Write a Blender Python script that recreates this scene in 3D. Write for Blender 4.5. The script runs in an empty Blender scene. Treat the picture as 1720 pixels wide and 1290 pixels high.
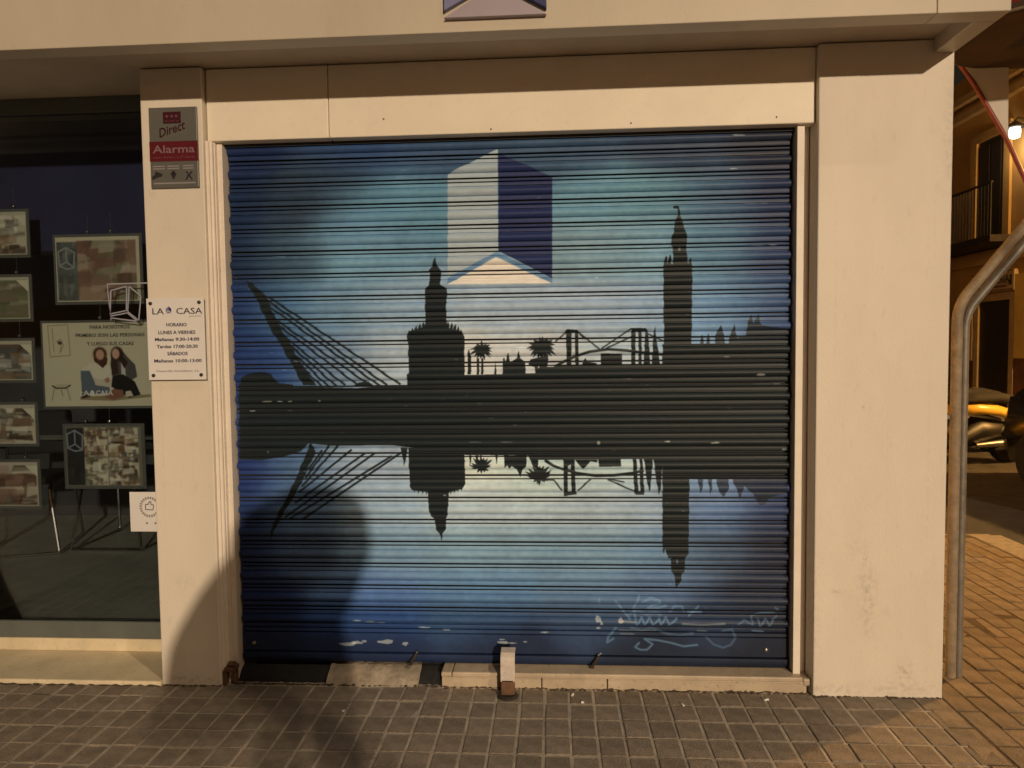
import bpy, bmesh, math, random
import numpy as np
from mathutils import Vector, Matrix
random.seed(11); R = math.radians
scene = bpy.context.scene; COL = scene.collection

# ------------------------------------------------------------------ camera, sky, sun, exposure
def camera():
    yaw, pitch, roll = R(-3.51), R(-2.95), R(.70)
    f = Vector((math.sin(yaw)*math.cos(pitch), math.cos(yaw)*math.cos(pitch), math.sin(pitch)))
    r0 = Vector((math.cos(yaw), -math.sin(yaw), 0)); d0 = f.cross(r0)
    r = r0*math.cos(roll) + d0*math.sin(roll); d = -r0*math.sin(roll) + d0*math.cos(roll)
    cd = bpy.data.cameras.new('camera'); co = bpy.data.objects.new('camera', cd); COL.objects.link(co)
    m = Matrix((r, -d, -f)).transposed().to_4x4(); m.translation = (0, -2.925, 1.45); co.matrix_world = m
    cd.sensor_width = 36; cd.lens = 1193/1720*36; cd.clip_start = .02; cd.clip_end = 2000
    scene.camera = co
camera()
LDIR = Vector((.343, -1, .229)).normalized()          # towards the far street lighting that lights the front
W = bpy.data.worlds.new('World'); scene.world = W; W.use_nodes = True
def world():
    nt = W.node_tree; bg = nt.nodes['Background']
    sky = nt.nodes.new('ShaderNodeTexSky'); sky.sky_type = 'NISHITA'; sky.sun_disc = False
    sky.sun_elevation = math.asin(LDIR.z); sky.sun_rotation = R(161)
    mx = nt.nodes.new('ShaderNodeMix'); mx.data_type = 'RGBA'; mx.blend_type = 'MULTIPLY'; mx.inputs[0].default_value = 1
    mx.inputs[7].default_value = (1, .50, .22, 1)      # night sky glow of a sodium lit town
    nt.links.new(sky.outputs[0], mx.inputs[6]); nt.links.new(mx.outputs[2], bg.inputs[0]); bg.inputs[1].default_value = WORLD_K
WORLD_K = .0085
world()
def sun():
    l = bpy.data.lights.new('sun', 'SUN'); l.energy = 2.05; l.angle = R(1.0); l.color = (1, .77, .52)
    o = bpy.data.objects.new('sun', l); COL.objects.link(o); o.rotation_euler = LDIR.to_track_quat('Z', 'Y').to_euler()
sun()
scene.view_settings.view_transform = 'Standard'; scene.view_settings.look = 'None'
scene.view_settings.exposure = 0; scene.view_settings.gamma = 1; scene.view_settings.use_curve_mapping = False

# ------------------------------------------------------------------ materials
def srgb(c): return tuple(((v/255)/12.92 if v <= 10 else ((v/255+.055)/1.055)**2.4) for v in c)
ILL = (.74, .57, .385)
def alb(c): return tuple(min(.92, l/i) for l, i in zip(srgb(c), ILL))   # paint colour behind a colour seen under the warm light
def mat(name, col, rough=.6, metal=0, var=.12, scale=6, bump=0, bscale=60, rnd=0, spots=(), spec=.4, emit=None, speck=0, stretch=None):
    m = bpy.data.materials.new(name); m.use_nodes = True; nt = m.node_tree; N = nt.nodes; L = nt.links.new
    b = N['Principled BSDF']; b.inputs['Roughness'].default_value = rough; b.inputs['Metallic'].default_value = metal
    b.inputs['Specular IOR Level'].default_value = spec
    tc = N.new('ShaderNodeTexCoord'); co = tc.outputs['Object']
    if stretch:
        mp = N.new('ShaderNodeMapping'); mp.inputs['Scale'].default_value = stretch; L(co, mp.inputs[0]); co = mp.outputs[0]
    if emit:
        b.inputs['Emission Color'].default_value = (*emit[0], 1); b.inputs['Emission Strength'].default_value = emit[1]
    nz = N.new('ShaderNodeTexNoise'); nz.inputs['Scale'].default_value = scale; nz.inputs['Detail'].default_value = 6; nz.inputs['Roughness'].default_value = .65
    L(co, nz.inputs['Vector'])
    rp = N.new('ShaderNodeValToRGB'); rp.color_ramp.elements[0].position = .32; rp.color_ramp.elements[1].position = .68
    rp.color_ramp.elements[0].color = (*[max(0, c*(1-var)) for c in col], 1); rp.color_ramp.elements[1].color = (*[min(.95, c*(1+var)) for c in col], 1)
    L(nz.outputs[0], rp.inputs[0]); out = rp.outputs[0]
    def mul(a, fac_socket, colr):
        mx = N.new('ShaderNodeMix'); mx.data_type = 'RGBA'; mx.blend_type = 'MIX'; L(fac_socket, mx.inputs[0]); L(a, mx.inputs[6]); mx.inputs[7].default_value = (*colr, 1); return mx.outputs[2]
    if rnd:
        oi = N.new('ShaderNodeObjectInfo'); hv = N.new('ShaderNodeHueSaturation'); mr = N.new('ShaderNodeMapRange')
        mr.inputs[3].default_value = 1-rnd; mr.inputs[4].default_value = 1+rnd; L(oi.outputs['Random'], mr.inputs[0]); L(mr.outputs[0], hv.inputs['Value']); L(out, hv.inputs['Color']); out = hv.outputs[0]
    if speck:
        n2 = N.new('ShaderNodeTexNoise'); n2.inputs['Scale'].default_value = scale*9; n2.inputs['Detail'].default_value = 3; L(co, n2.inputs['Vector'])
        mr = N.new('ShaderNodeMapRange'); mr.inputs[1].default_value = .60; mr.inputs[2].default_value = .75; mr.inputs[4].default_value = speck; L(n2.outputs[0], mr.inputs[0])
        out = mul(out, mr.outputs[0], [c*.35 for c in col])
    if spots:                                            # scuffs: (x, z, half width, half height, strength)
        sx = N.new('ShaderNodeSeparateXYZ'); L(tc.outputs['Object'], sx.inputs[0]); acc = None
        n3 = N.new('ShaderNodeTexNoise'); n3.inputs['Scale'].default_value = 45; n3.inputs['Detail'].default_value = 8; L(tc.outputs['Object'], n3.inputs['Vector'])
        def mth(op, a, bb):
            q = N.new('ShaderNodeMath'); q.operation = op
            for i, v in enumerate((a, bb)):
                if v is None: continue
                if isinstance(v, (int, float)): q.inputs[i].default_value = v
                else: L(v, q.inputs[i])
            return q.outputs[0]
        for (x, z, hw, hh, s) in spots:
            a = mth('DIVIDE', mth('SUBTRACT', sx.outputs[0], x), hw); c = mth('DIVIDE', mth('SUBTRACT', sx.outputs[2], z), hh)
            d = mth('ADD', mth('MULTIPLY', a, a), mth('MULTIPLY', c, c)); g = mth('MULTIPLY', mth('POWER', 2.718, mth('MULTIPLY', d, -1)), s)
            acc = g if acc is None else mth('MAXIMUM', acc, g)
        mr = N.new('ShaderNodeMapRange'); mr.inputs[1].default_value = .42; mr.inputs[2].default_value = .66; L(n3.outputs[0], mr.inputs[0])
        out = mul(out, mth('MULTIPLY', acc, mr.outputs[0]), [c*.35 for c in col])
    L(out, b.inputs['Base Color'])
    if bump:
        nb = N.new('ShaderNodeTexNoise'); nb.inputs['Scale'].default_value = bscale; nb.inputs['Detail'].default_value = 5; L(co, nb.inputs['Vector'])
        bp = N.new('ShaderNodeBump'); bp.inputs['Strength'].default_value = bump; bp.inputs['Distance'].default_value = .01; L(nb.outputs[0], bp.inputs['Height']); L(bp.outputs[0], b.inputs['Normal'])
    return m
def glass_mat(name='window_glass', tint=(.80, .84, .86), base=.07):
    m = bpy.data.materials.new(name); m.use_nodes = True; nt = m.node_tree; N = nt.nodes; L = nt.links.new
    N.remove(N['Principled BSDF']); t = N.new('ShaderNodeBsdfTransparent'); t.inputs[0].default_value = (*tint, 1)
    g = N.new('ShaderNodeBsdfGlossy'); g.inputs['Roughness'].default_value = .02
    nz = N.new('ShaderNodeTexNoise'); nz.inputs['Scale'].default_value = 3; bp = N.new('ShaderNodeBump'); bp.inputs['Strength'].default_value = .02; L(nz.outputs[0], bp.inputs['Height']); L(bp.outputs[0], g.inputs['Normal'])
    fr = N.new('ShaderNodeFresnel'); fr.inputs[0].default_value = 1.5; mx = N.new('ShaderNodeMixShader')
    L(fr.outputs[0], mx.inputs[0]); L(t.outputs[0], mx.inputs[1]); L(g.outputs[0], mx.inputs[2]); L(mx.outputs[0], N['Material Output'].inputs[0]); return m
M = {}
M['wall'] = mat('cream_wall_paint', (.77, .705, .615), .5, var=.05, scale=3.2, bump=.10, bscale=130, speck=.10, stretch=(1, 1, .45), spots=[(1.12, 1.7, .004, .35, .14), (1.33, 1.1, .003, .4, .12), (1.49, .9, .005, .5, .15), (1.5, 1.9, .003, .3, .12), (-1.55, .9, .003, .3, .12), (-1.68, 1.1, .004, .5, .14), (1.246, .584, .012, .05, 0.4), (1.137, .436, .02, .012, 0.56), (1.257, .47, .03, .07, 0.5), (1.26, .36, .03, .08, 0.45), (1.413, .105, .03, .04, 0.5), (1.27, .27, .03, .03, 0.24), (1.233, 1.19, .006, .008, 0.72), (1.2, .62, .03, .04, 0.2), (1.39, .04, .14, .03, 0.4), (1.05, .3, .02, .3, 0.24), (1.55, 2.3, .025, .3, 0.24), (1.1, .03, .2, .02, 0.4), (-1.60, .45, .05, .03, 0.16), (-1.6, .025, .14, .02, 0.4)])
M['fascia'] = mat('fascia_paint', (.60, .535, .44), .45, var=.06, scale=1.6, bump=.06, bscale=90, speck=.06, stretch=(1, 1, .5))
M['lintel'] = mat('lintel_panel_paint', (.90, .825, .70), .45, var=.045, scale=3, bump=.07, bscale=110, speck=.08)
M['soffit'] = mat('soffit_paint', (.5, .43, .36), .7, var=.1, scale=3)
M['rail'] = mat('guide_rail_paint', (.84, .77, .69), .45, var=.06, scale=8, bump=.05)
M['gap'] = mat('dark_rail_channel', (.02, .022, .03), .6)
M['marble'] = mat('worn_marble', (.52, .43, .32), .45, var=.16, scale=7, bump=.12, bscale=40, speck=.5)
M['marble2'] = mat('pale_marble_slab', (.72, .62, .44), .4, var=.14, scale=5, bump=.05, bscale=30, speck=.35)
M['concrete'] = mat('rough_concrete', (.34, .29, .23), .9, var=.3, scale=14, bump=.6, bscale=45, speck=.6)
M['tar'] = mat('dark_filler', (.018, .018, .02), .9, var=.3, scale=14, bump=.4, bscale=50)
M['tile'] = mat('paving_tile', (.235, .195, .157), .8, var=.28, scale=13, bump=.45, bscale=120, rnd=.14, speck=.6)
M['tile2'] = mat('side_paving_tile', (.25, .20, .15), .8, var=.3, scale=10, bump=.45, bscale=110, rnd=.13, speck=.55)
M['sand'] = mat('joint_sand', (.41, .36, .30), .95, var=.35, scale=9, bump=.4, bscale=160)
M['dirt'] = mat('joint_dirt', (.11, .08, .055), .95, var=.4, scale=9, bump=.4, bscale=120)
M['dirt2'] = mat('packed_dirt', (.085, .065, .048), .95, var=.5, scale=30, bump=.5, bscale=150)
M['asphalt'] = mat('asphalt', (.06, .055, .05), .85, var=.3, scale=5, bump=.5, bscale=80)
M['kerb'] = mat('granite_kerb', (.33, .29, .24), .8, var=.2, scale=20, bump=.3, bscale=60, speck=.4)
M['white'] = mat('white_acrylic', (.82, .80, .80), .25, var=.02)
M['ink'] = mat('dark_blue_ink', (.045, .035, .09), .5, var=.05)
M['inkgrey'] = mat('grey_ink', (.30, .28, .29), .5, var=.05)
M['blue'] = mat('logo_blue', (.03, .04, .16), .4, var=.05)
M['lilac'] = mat('logo_lilac', (.23, .235, .44), .4, var=.05)
M['mauve'] = mat('logo_mauve_grey', (.42, .37, .45), .4, var=.05)
M['signgrey'] = mat('sign_grey', (.125, .125, .118), .4, var=.06, scale=10)
M['signred'] = mat('sign_red', (.115, .010, .018), .4, var=.06)
M['signdark'] = mat('sign_dark_red', (.05, .008, .014), .4, var=.06)
M['signpale'] = mat('sign_pale_red_ink', (.24, .15, .17), .4, var=.05)
M['signmid'] = mat('sign_dim_red_ink', (.19, .06, .08), .4, var=.05)
M['signblack'] = mat('sign_black', (.025, .022, .025), .5, var=.05)
M['steel'] = mat('brushed_steel', (.45, .43, .40), .35, metal=.9, var=.1, scale=20)
M['chrome'] = mat('chrome', (.5, .5, .5), .2, metal=1, var=.04)
M['pin'] = mat('bright_pin', (.9, .9, .9), .15, metal=1, var=.02)
M['galv'] = mat('weathered_galvanised_pipe', (.21, .19, .165), .5, metal=.25, var=.22, scale=18, bump=.15, bscale=60, speck=.35)
M['oldpaint'] = mat('old_painted_pipe', (.27, .215, .15), .6, var=.25, scale=22, bump=.25, bscale=60, speck=.45)
M['rust'] = mat('rusty_metal', (.16, .085, .05), .8, var=.4, scale=20, bump=.4)
M['hasp'] = mat('worn_painted_hasp', (.62, .55, .50), .5, var=.14, scale=22, bump=.15, speck=.3)
M['iron'] = mat('dark_iron', (.045, .04, .035), .6, metal=.3, var=.3, scale=20, bump=.2)
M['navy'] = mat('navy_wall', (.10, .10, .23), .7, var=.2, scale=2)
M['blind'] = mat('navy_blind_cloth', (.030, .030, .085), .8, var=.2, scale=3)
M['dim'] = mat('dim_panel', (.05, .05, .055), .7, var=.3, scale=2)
M['floor'] = mat('shop_floor', (.42, .43, .38), .5, var=.15, scale=4)
M['frame'] = mat('grey_green_window_frame', (.12, .135, .125), .45, var=.1)
M['acrylic'] = mat('clear_poster_holder', (.13, .13, .12), .25, var=.1)
M['black'] = mat('black_plastic', (.012, .012, .013), .4, var=.1)
M['seat'] = mat('black_upholstery', (.02, .019, .02), .8, var=.2)
M['ochre'] = mat('ochre_render', (.38, .23, .08), .85, var=.15, scale=1.2, bump=.1)
M['yellowtrim'] = mat('yellow_trim', (.55, .36, .10), .8, var=.12, scale=3)
M['plinth'] = mat('red_brown_plinth', (.14, .06, .035), .8, var=.2, scale=3)
M['cream2'] = mat('cream_surround', (.40, .28, .15), .8, var=.15, scale=4)
M['darkwood'] = mat('dark_wood', (.03, .02, .014), .6, var=.2, scale=6)
M['redtube'] = mat('dark_red_tube', (.22, .04, .03), .4, var=.15, scale=12)
M['redcloth'] = mat('dark_red_cloth', (.24, .012, .018), .8, var=.12, scale=6)
M['greycloth'] = mat('grey_cloth', (.60, .56, .50), .85, var=.06, scale=3)
M['brown'] = mat('brown_underside', (.06, .038, .025), .8, var=.25, scale=3)
M['yellow'] = mat('yellow_bodywork', (.85, .55, .08), .3, var=.05)
M['rubber'] = mat('tyre_rubber', (.012, .012, .012), .8, var=.2)
M['carpaint'] = mat('black_car_paint', (.012, .011, .011), .15, var=.05, spec=.5)
M['carglass'] = mat('dark_car_glass', (.01, .01, .01), .05, var=.05)
M['skin'] = mat('skin', (.45, .28, .2), .6, var=.08)
M['coat'] = mat('dark_coat', (.03, .03, .035), .9, var=.2, scale=20)
M['trousers'] = mat('dark_trousers', (.025, .03, .05), .9, var=.2, scale=20)
M['hair'] = mat('brown_hair', (.04, .025, .015), .7, var=.3, scale=40)
M['leaf'] = mat('pot_plant_leaf', (.05, .07, .025), .7, var=.3)
M['glow'] = mat('lit_lamp_glass', (.9, .85, .75), .4, emit=((1, .93, .8), 2.5))
M['glow2'] = mat('sodium_lamp_glass', (.9, .7, .4), .4, emit=((1, .62, .22), 8))
M['glass'] = glass_mat()

# ------------------------------------------------------------------ mesh helpers
class MB:
    def __init__(s): s.v = []; s.f = []
    def add(s, v, f): n = len(s.v); s.v += [tuple(p) for p in v]; s.f += [tuple(i+n for i in q) for q in f]; return s
    def box(s, x0, x1, y0, y1, z0, z1):
        return s.add([(x0,y0,z0),(x1,y0,z0),(x1,y1,z0),(x0,y1,z0),(x0,y0,z1),(x1,y0,z1),(x1,y1,z1),(x0,y1,z1)], [(0,3,2,1),(4,5,6,7),(0,1,5,4),(1,2,6,5),(2,3,7,6),(3,0,4,7)])
    def prism(s, pts, y0, y1, ax='y'):                # outline in x,z pushed along y  (ax='z': outline in x,y; ax='x': outline in y,z)
        n = len(pts); p = {'y': lambda a, b, t: (a, t, b), 'z': lambda a, b, t: (a, b, t), 'x': lambda a, b, t: (t, a, b)}[ax]
        return s.add([p(a, b, y0) for a, b in pts]+[p(a, b, y1) for a, b in pts], [tuple(range(n)), tuple(range(2*n-1, n-1, -1))]+[(i, i+n, (i+1) % n+n, (i+1) % n) for i in range(n)])
    def tube(s, path, r, n=10, cap=True):
        P = [Vector(p) for p in path]; k = len(P); rr = r if isinstance(r, (list, tuple)) else [r]*k; ring = []; ref = None
        for i in range(k):
            t = (P[min(i+1, k-1)]-P[max(i-1, 0)]).normalized()
            if ref is None: ref = Vector((0, 0, 1)) if abs(t.z) < .9 else Vector((1, 0, 0))
            a = t.cross(ref).normalized(); b = a.cross(t).normalized(); ref = b
            ring += [P[i]+(a*math.cos(q)+b*math.sin(q))*rr[i] for q in [2*math.pi*j/n for j in range(n)]]
        f = [(i*n+j, i*n+(j+1) % n, (i+1)*n+(j+1) % n, (i+1)*n+j) for i in range(k-1) for j in range(n)]
        if cap: f += [tuple(range(n-1, -1, -1)), tuple((k-1)*n+j for j in range(n))]
        return s.add(ring, f)
    def lathe(s, prof, c=(0, 0, 0), n=20, ax='z'):    # prof: (radius, height)
        v = []
        for r, h in prof:
            for j in range(n):
                q = 2*math.pi*j/n; a, b = r*math.cos(q), r*math.sin(q)
                v.append({'z': (c[0]+a, c[1]+b, c[2]+h), 'x': (c[0]+h, c[1]+a, c[2]+b), 'y': (c[0]+a, c[1]+h, c[2]+b)}[ax])
        k = len(prof); f = [(i*n+j, i*n+(j+1) % n, (i+1)*n+(j+1) % n, (i+1)*n+j) for i in range(k-1) for j in range(n)]
        f += [tuple(range(n-1, -1, -1)), tuple((k-1)*n+j for j in range(n))]
        return s.add(v, f)
    def loft(s, secs):                                # rings of equal length
        n = len(secs[0]); v = [p for q in secs for p in q]; k = len(secs)
        f = [(i*n+j, i*n+(j+1) % n, (i+1)*n+(j+1) % n, (i+1)*n+j) for i in range(k-1) for j in range(n)]+[tuple(range(n-1, -1, -1)), tuple((k-1)*n+j for j in range(n))]
        return s.add(v, f)
def mesh(name, mb, m, smooth=False, bevel=0, seg=2):
    me = bpy.data.meshes.new(name); me.from_pydata(mb.v, [], mb.f)
    bm = bmesh.new(); bm.from_mesh(me); bmesh.ops.recalc_face_normals(bm, faces=bm.faces)
    if bevel: bmesh.ops.bevel(bm, geom=[e for e in bm.edges if len(e.link_faces) == 2 and e.calc_face_angle(0) > .5], offset=bevel, segments=seg, profile=.5, affect='EDGES', clamp_overlap=True)
    bm.to_mesh(me); bm.free()
    if smooth:
        for p in me.polygons: p.use_smooth = True
        if smooth != 'all': me.set_sharp_from_angle(angle=R(40))
    me.materials.append(M[m] if isinstance(m, str) else m); return me
def obj(name, mb, m, parent=None, smooth=False, bevel=0, loc=None):
    me = mb if isinstance(mb, bpy.types.Mesh) else mesh(name, mb, m, smooth, bevel)
    o = bpy.data.objects.new(name, me); COL.objects.link(o)
    if parent: o.parent = parent
    if loc: o.location = loc
    return o
def tag(o, label=None, cat=None, group=None, kind=None):
    for k, v in (('label', label), ('category', cat), ('group', group), ('kind', kind)):
        if v: o[k] = v
    return o
def thing(name, label, cat, loc=(0, 0, 0), rotz=0, group=None, kind=None):
    o = bpy.data.objects.new(name, None); COL.objects.link(o); o.location = loc; o.rotation_euler = (0, 0, rotz); o.empty_display_size = .1
    return tag(o, label, cat, group, kind)
def copy_tree(o, parent=None):
    c = o.copy(); COL.objects.link(c); c.parent = parent
    for ch in o.children: copy_tree(ch, c)
    return c
def text(body, parent, x, y, z, m, width=None, cap=.02, align='CENTER', bold=0, shear=0, rot=0, face='-y', name='lettering'):
    cu = bpy.data.curves.new('t', 'FONT'); cu.body = body; cu.size = 1; cu.align_x = align; cu.extrude = .002; cu.offset = bold; cu.shear = shear; cu.resolution_u = 2
    t = bpy.data.objects.new('t', cu); COL.objects.link(t); dg = bpy.context.evaluated_depsgraph_get(); dg.update()
    me = bpy.data.meshes.new_from_object(t.evaluated_get(dg)); bpy.data.objects.remove(t); bpy.data.curves.remove(cu)
    vs = np.empty(len(me.vertices)*3); me.vertices.foreach_get('co', vs); vs = vs.reshape(-1, 3)
    sy = cap/.70; w = vs[:, 0].max()-vs[:, 0].min(); sx = (width/w) if width else sy
    vs[:, 0] *= sx; vs[:, 1] *= sy; vs[:, 2] *= .25
    if rot: c, s_ = math.cos(rot), math.sin(rot); vs[:, 0], vs[:, 1] = vs[:, 0]*c-vs[:, 1]*s_, vs[:, 0]*s_+vs[:, 1]*c
    n = np.stack([vs[:, 0], -vs[:, 2], vs[:, 1]], 1) if face == '-y' else np.stack([-vs[:, 2], -vs[:, 0], vs[:, 1]], 1)
    me.vertices.foreach_set('co', n.ravel()); me.materials.clear(); me.materials.append(M[m]); me.name = name
    return obj(name, me, m, parent, loc=(x, y, z))

# ------------------------------------------------------------------ painted pictures (drawn by code, flat print and mural only)
class Canvas:
    def __init__(s, x0, x1, z0, z1, ppm, bg): s.x0, s.z0, s.k = x0, z0, ppm; s.w, s.h = int((x1-x0)*ppm), int((z1-z0)*ppm); s.x1, s.z1 = x1, z1; s.a = np.empty((s.h, s.w, 3), np.float32); s.a[:] = bg
    def mix(s, m, sl, c, al): s.a[sl] = s.a[sl]*(1-m[..., None]*al)+np.array(c, np.float32)*m[..., None]*al
    def win(s, xa, xb, za, zb):
        i0, i1 = max(0, int((xa-s.x0)*s.k)-1), min(s.w, int((xb-s.x0)*s.k)+2); j0, j1 = max(0, int((za-s.z0)*s.k)-1), min(s.h, int((zb-s.z0)*s.k)+2)
        if i1 <= i0 or j1 <= j0: return None
        X, Z = np.meshgrid((np.arange(i0, i1)+.5)/s.k+s.x0, (np.arange(j0, j1)+.5)/s.k+s.z0); return (slice(j0, j1), slice(i0, i1)), X, Z
    def poly(s, p, c, al=1):
        p = np.array(p, float); w = s.win(p[:, 0].min(), p[:, 0].max(), p[:, 1].min(), p[:, 1].max())
        if w is None: return
        sl, X, Z = w; ins = np.zeros(X.shape, bool)
        for (xa, za), (xb, zb) in zip(p, np.roll(p, -1, 0)):
            if za == zb: continue
            ins ^= ((za > Z) != (zb > Z)) & (X < (xb-xa)*(Z-za)/(zb-za)+xa)
        s.mix(ins.astype(np.float32), sl, c, al)
    def line(s, p, wd, c, al=1, soft=.002):
        p = np.array(p, float); w = s.win(p[:, 0].min()-wd, p[:, 0].max()+wd, p[:, 1].min()-wd, p[:, 1].max()+wd)
        if w is None: return
        sl, X, Z = w; d = np.full(X.shape, 9.)
        for (xa, za), (xb, zb) in zip(p[:-1], p[1:]):
            l = max(1e-9, (xb-xa)**2+(zb-za)**2); t = np.clip(((X-xa)*(xb-xa)+(Z-za)*(zb-za))/l, 0, 1); d = np.minimum(d, np.hypot(X-xa-t*(xb-xa), Z-za-t*(zb-za)))
        s.mix(np.clip((wd/2-d)/soft+.5, 0, 1).astype(np.float32), sl, c, al)
    def ell(s, x, z, rx, rz, c, al=1, soft=.15):
        w = s.win(x-rx, x+rx, z-rz, z+rz)
        if w is None: return
        sl, X, Z = w; d = np.hypot((X-x)/rx, (Z-z)/rz); s.mix(np.clip((1-d)/soft, 0, 1).astype(np.float32), sl, c, al)
    def blur(s, n):
        for ax in (0, 1):
            acc = np.zeros_like(s.a)
            for d in range(-n, n+1):
                i = np.clip(np.arange(s.a.shape[ax])+d, 0, s.a.shape[ax]-1); acc += np.take(s.a, i, axis=ax)
            s.a = acc/(2*n+1)
        return s
    def image(s, name):
        im = bpy.data.images.new(name, s.w, s.h); px = np.ones((s.h, s.w, 4), np.float32); px[..., :3] = np.clip(s.a, 0, 1); im.pixels.foreach_set(px.ravel()); im.update(); im.pack(); return im
def paint_mat(name, cv, ref=None, rough=.5, bump=0, enc=True, worn=0, coords='Object'):
    m = bpy.data.materials.new(name); m.use_nodes = True; nt = m.node_tree; N = nt.nodes; L = nt.links.new; b = N['Principled BSDF']; b.inputs['Roughness'].default_value = rough; b.inputs['Specular IOR Level'].default_value = .3
    tc = N.new('ShaderNodeTexCoord'); tc.object = ref
    sp = N.new('ShaderNodeSeparateXYZ'); L(tc.outputs['Object'], sp.inputs[0]); cb = N.new('ShaderNodeCombineXYZ')
    for i, (a, lo, hi) in enumerate(((0, cv.x0, cv.x0+cv.w/cv.k), (2, cv.z0, cv.z0+cv.h/cv.k))):
        mr = N.new('ShaderNodeMapRange'); mr.inputs[1].default_value = lo; mr.inputs[2].default_value = hi; L(sp.outputs[a], mr.inputs[0]); L(mr.outputs[0], cb.inputs[i])
    im = N.new('ShaderNodeTexImage'); im.image = cv.image(name); im.extension = 'EXTEND'; L(cb.outputs[0], im.inputs[0]); out = im.outputs[0]
    if worn:
        nz = N.new('ShaderNodeTexNoise'); nz.inputs['Scale'].default_value = 60; nz.inputs['Detail'].default_value = 6; mp = N.new('ShaderNodeMapping'); mp.inputs['Scale'].default_value = (.35, 1, 1); L(tc.outputs['Object'], mp.inputs[0]); L(mp.outputs[0], nz.inputs[0])
        hv = N.new('ShaderNodeHueSaturation'); mr = N.new('ShaderNodeMapRange'); mr.inputs[1].default_value = .3; mr.inputs[2].default_value = .7; mr.inputs[3].default_value = 1-worn; mr.inputs[4].default_value = 1+worn
        L(nz.outputs[0], mr.inputs[0]); L(mr.outputs[0], hv.inputs['Value']); L(out, hv.inputs['Color']); out = hv.outputs[0]
    L(out, b.inputs['Base Color'])
    if bump:
        nb = N.new('ShaderNodeTexNoise'); nb.inputs['Scale'].default_value = 9; nb.inputs['Detail'].default_value = 7; nb.inputs['Roughness'].default_value = .7; L(tc.outputs['Object'], nb.inputs[0]); bp = N.new('ShaderNodeBump'); bp.inputs['Strength'].default_value = bump; bp.inputs['Distance'].default_value = .01; L(nb.outputs[0], bp.inputs['Height']); L(bp.outputs[0], b.inputs['Normal'])
    return m
def enc(c): return tuple(12.92*v if v <= .0031308 else 1.055*v**(1/2.4)-.055 for v in alb(c))

# ================================================================== SETTING: road, pavement, kerb
tag(obj('road', MB().add([(-150, -150, -.12), (150, -150, -.12), (150, 150, -.12), (-150, 150, -.12)], [(0, 1, 2, 3)]), 'asphalt'), kind='structure')
pav = tag(obj('pavement', MB().prism([(-30, -2.9), (3.09, -2.9), (3.09, 2.55), (1.0, 2.55), (1.0, .9), (-30, .9)], -.16, -.0034, 'z'), 'sand'), kind='structure')
for k in range(6): obj('kerb_stone', MB().box(3.094, 3.33, -2.9+k*.91, -2.9+k*.91+.905, -.16, .0), 'kerb', pav, bevel=.012)
obj('kerb_stone', MB().box(1.6, 3.33, 2.556, 2.70, -.16, -.03), 'kerb', pav, bevel=.012)
def tile_mesh(name, w, d, m):
    h = .006; c = .0028; a, b = w/2, d/2
    v = [(-a, -b, -h), (a, -b, -h), (a, b, -h), (-a, b, -h), (-a, -b, -c), (a, -b, -c), (a, b, -c), (-a, b, -c), (-a+c, -b+c, 0), (a-c, -b+c, 0), (a-c, b-c, 0), (-a+c, b-c, 0)]
    f = [(8, 9, 10, 11)]+[(i, (i+1) % 4, (i+1) % 4+4, i+4) for i in range(4)]+[(i+4, (i+1) % 4+4, (i+1) % 4+8, i+8) for i in range(4)]
    return MB().add(v, f), mesh(name, MB().add(v, f), m)
PX, PY = .0997, .1225
tmb, tme = tile_mesh('paving_tile', PX-.0105, PY-.0105, 'tile'); lmb, lme = tile_mesh('side_paving_tile', .0945-.007, .245-.008, 'tile2')
obj('joint_dirt', MB().prism([(1.47, -2.9), (3.09, -2.9), (3.09, 2.55), (1.0, 2.55), (1.0, .62), (1.47, .62)], -.1, -.0022, 'z'), 'dirt', pav)
spots = []
for i in range(-31, 16):
    for j in range(0, 24):
        x = -.055+PX*(i+.5); y0, y1 = -.103-PY*(j-1), -.103-PY*j
        if j == 0: y1, y0 = -.103, .015
        y0, y1 = min(y0, y1), max(y0, y1)
        spots.append((abs((y0+y1)/2)*2.2+abs(x)*.25 if j < 6 else 50, 0, x, (y0+y1)/2, 1, (y1-y0)/PY))
for i in range(17):
    for j in range(-10, 11):
        x = 1.468+.0945*(i+.5); y = -.103+.245*(j+.5)+(.0 if i % 2 else .122)
        if y > 0 and x < 1.60 or x > 3.08 or y > 2.45: continue
        spots.append((abs(x-1.5)*.55+abs(y+.3)*.6 if y > -.75 else 60, 1, x, y, 1, 1))
spots.sort(key=lambda s: s[0]); rest = [MB(), MB()]
for n, (_, k, x, y, sx, sy) in enumerate(spots):
    rz, tx, ty, dz = random.gauss(0, .010), random.gauss(0, .009), random.gauss(0, .009), random.gauss(0, .0011)
    if n < 298:
        o = obj('side_paving_tile' if k else 'paving_tile', lme if k else tme, None, pav); o.location = (x+random.gauss(0, .0008), y+random.gauss(0, .0008), dz); o.rotation_euler = (tx, ty, rz); o.scale = (sx, sy, 1)
    else:
        mb = lmb if k else tmb; rest[k].add([(x+a, y+b*sy, c+dz) for a, b, c in mb.v], mb.f)
tag(obj('paving_tiles', rest[0], 'tile', pav), kind='stuff'); tag(obj('side_paving_tiles', rest[1], 'tile2', pav), kind='stuff')
tag(obj('far_pavement', MB().box(7.5, 30, -40, 60, -.2, .0), 'kerb', bevel=.02), kind='structure')
lit = []
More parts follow.
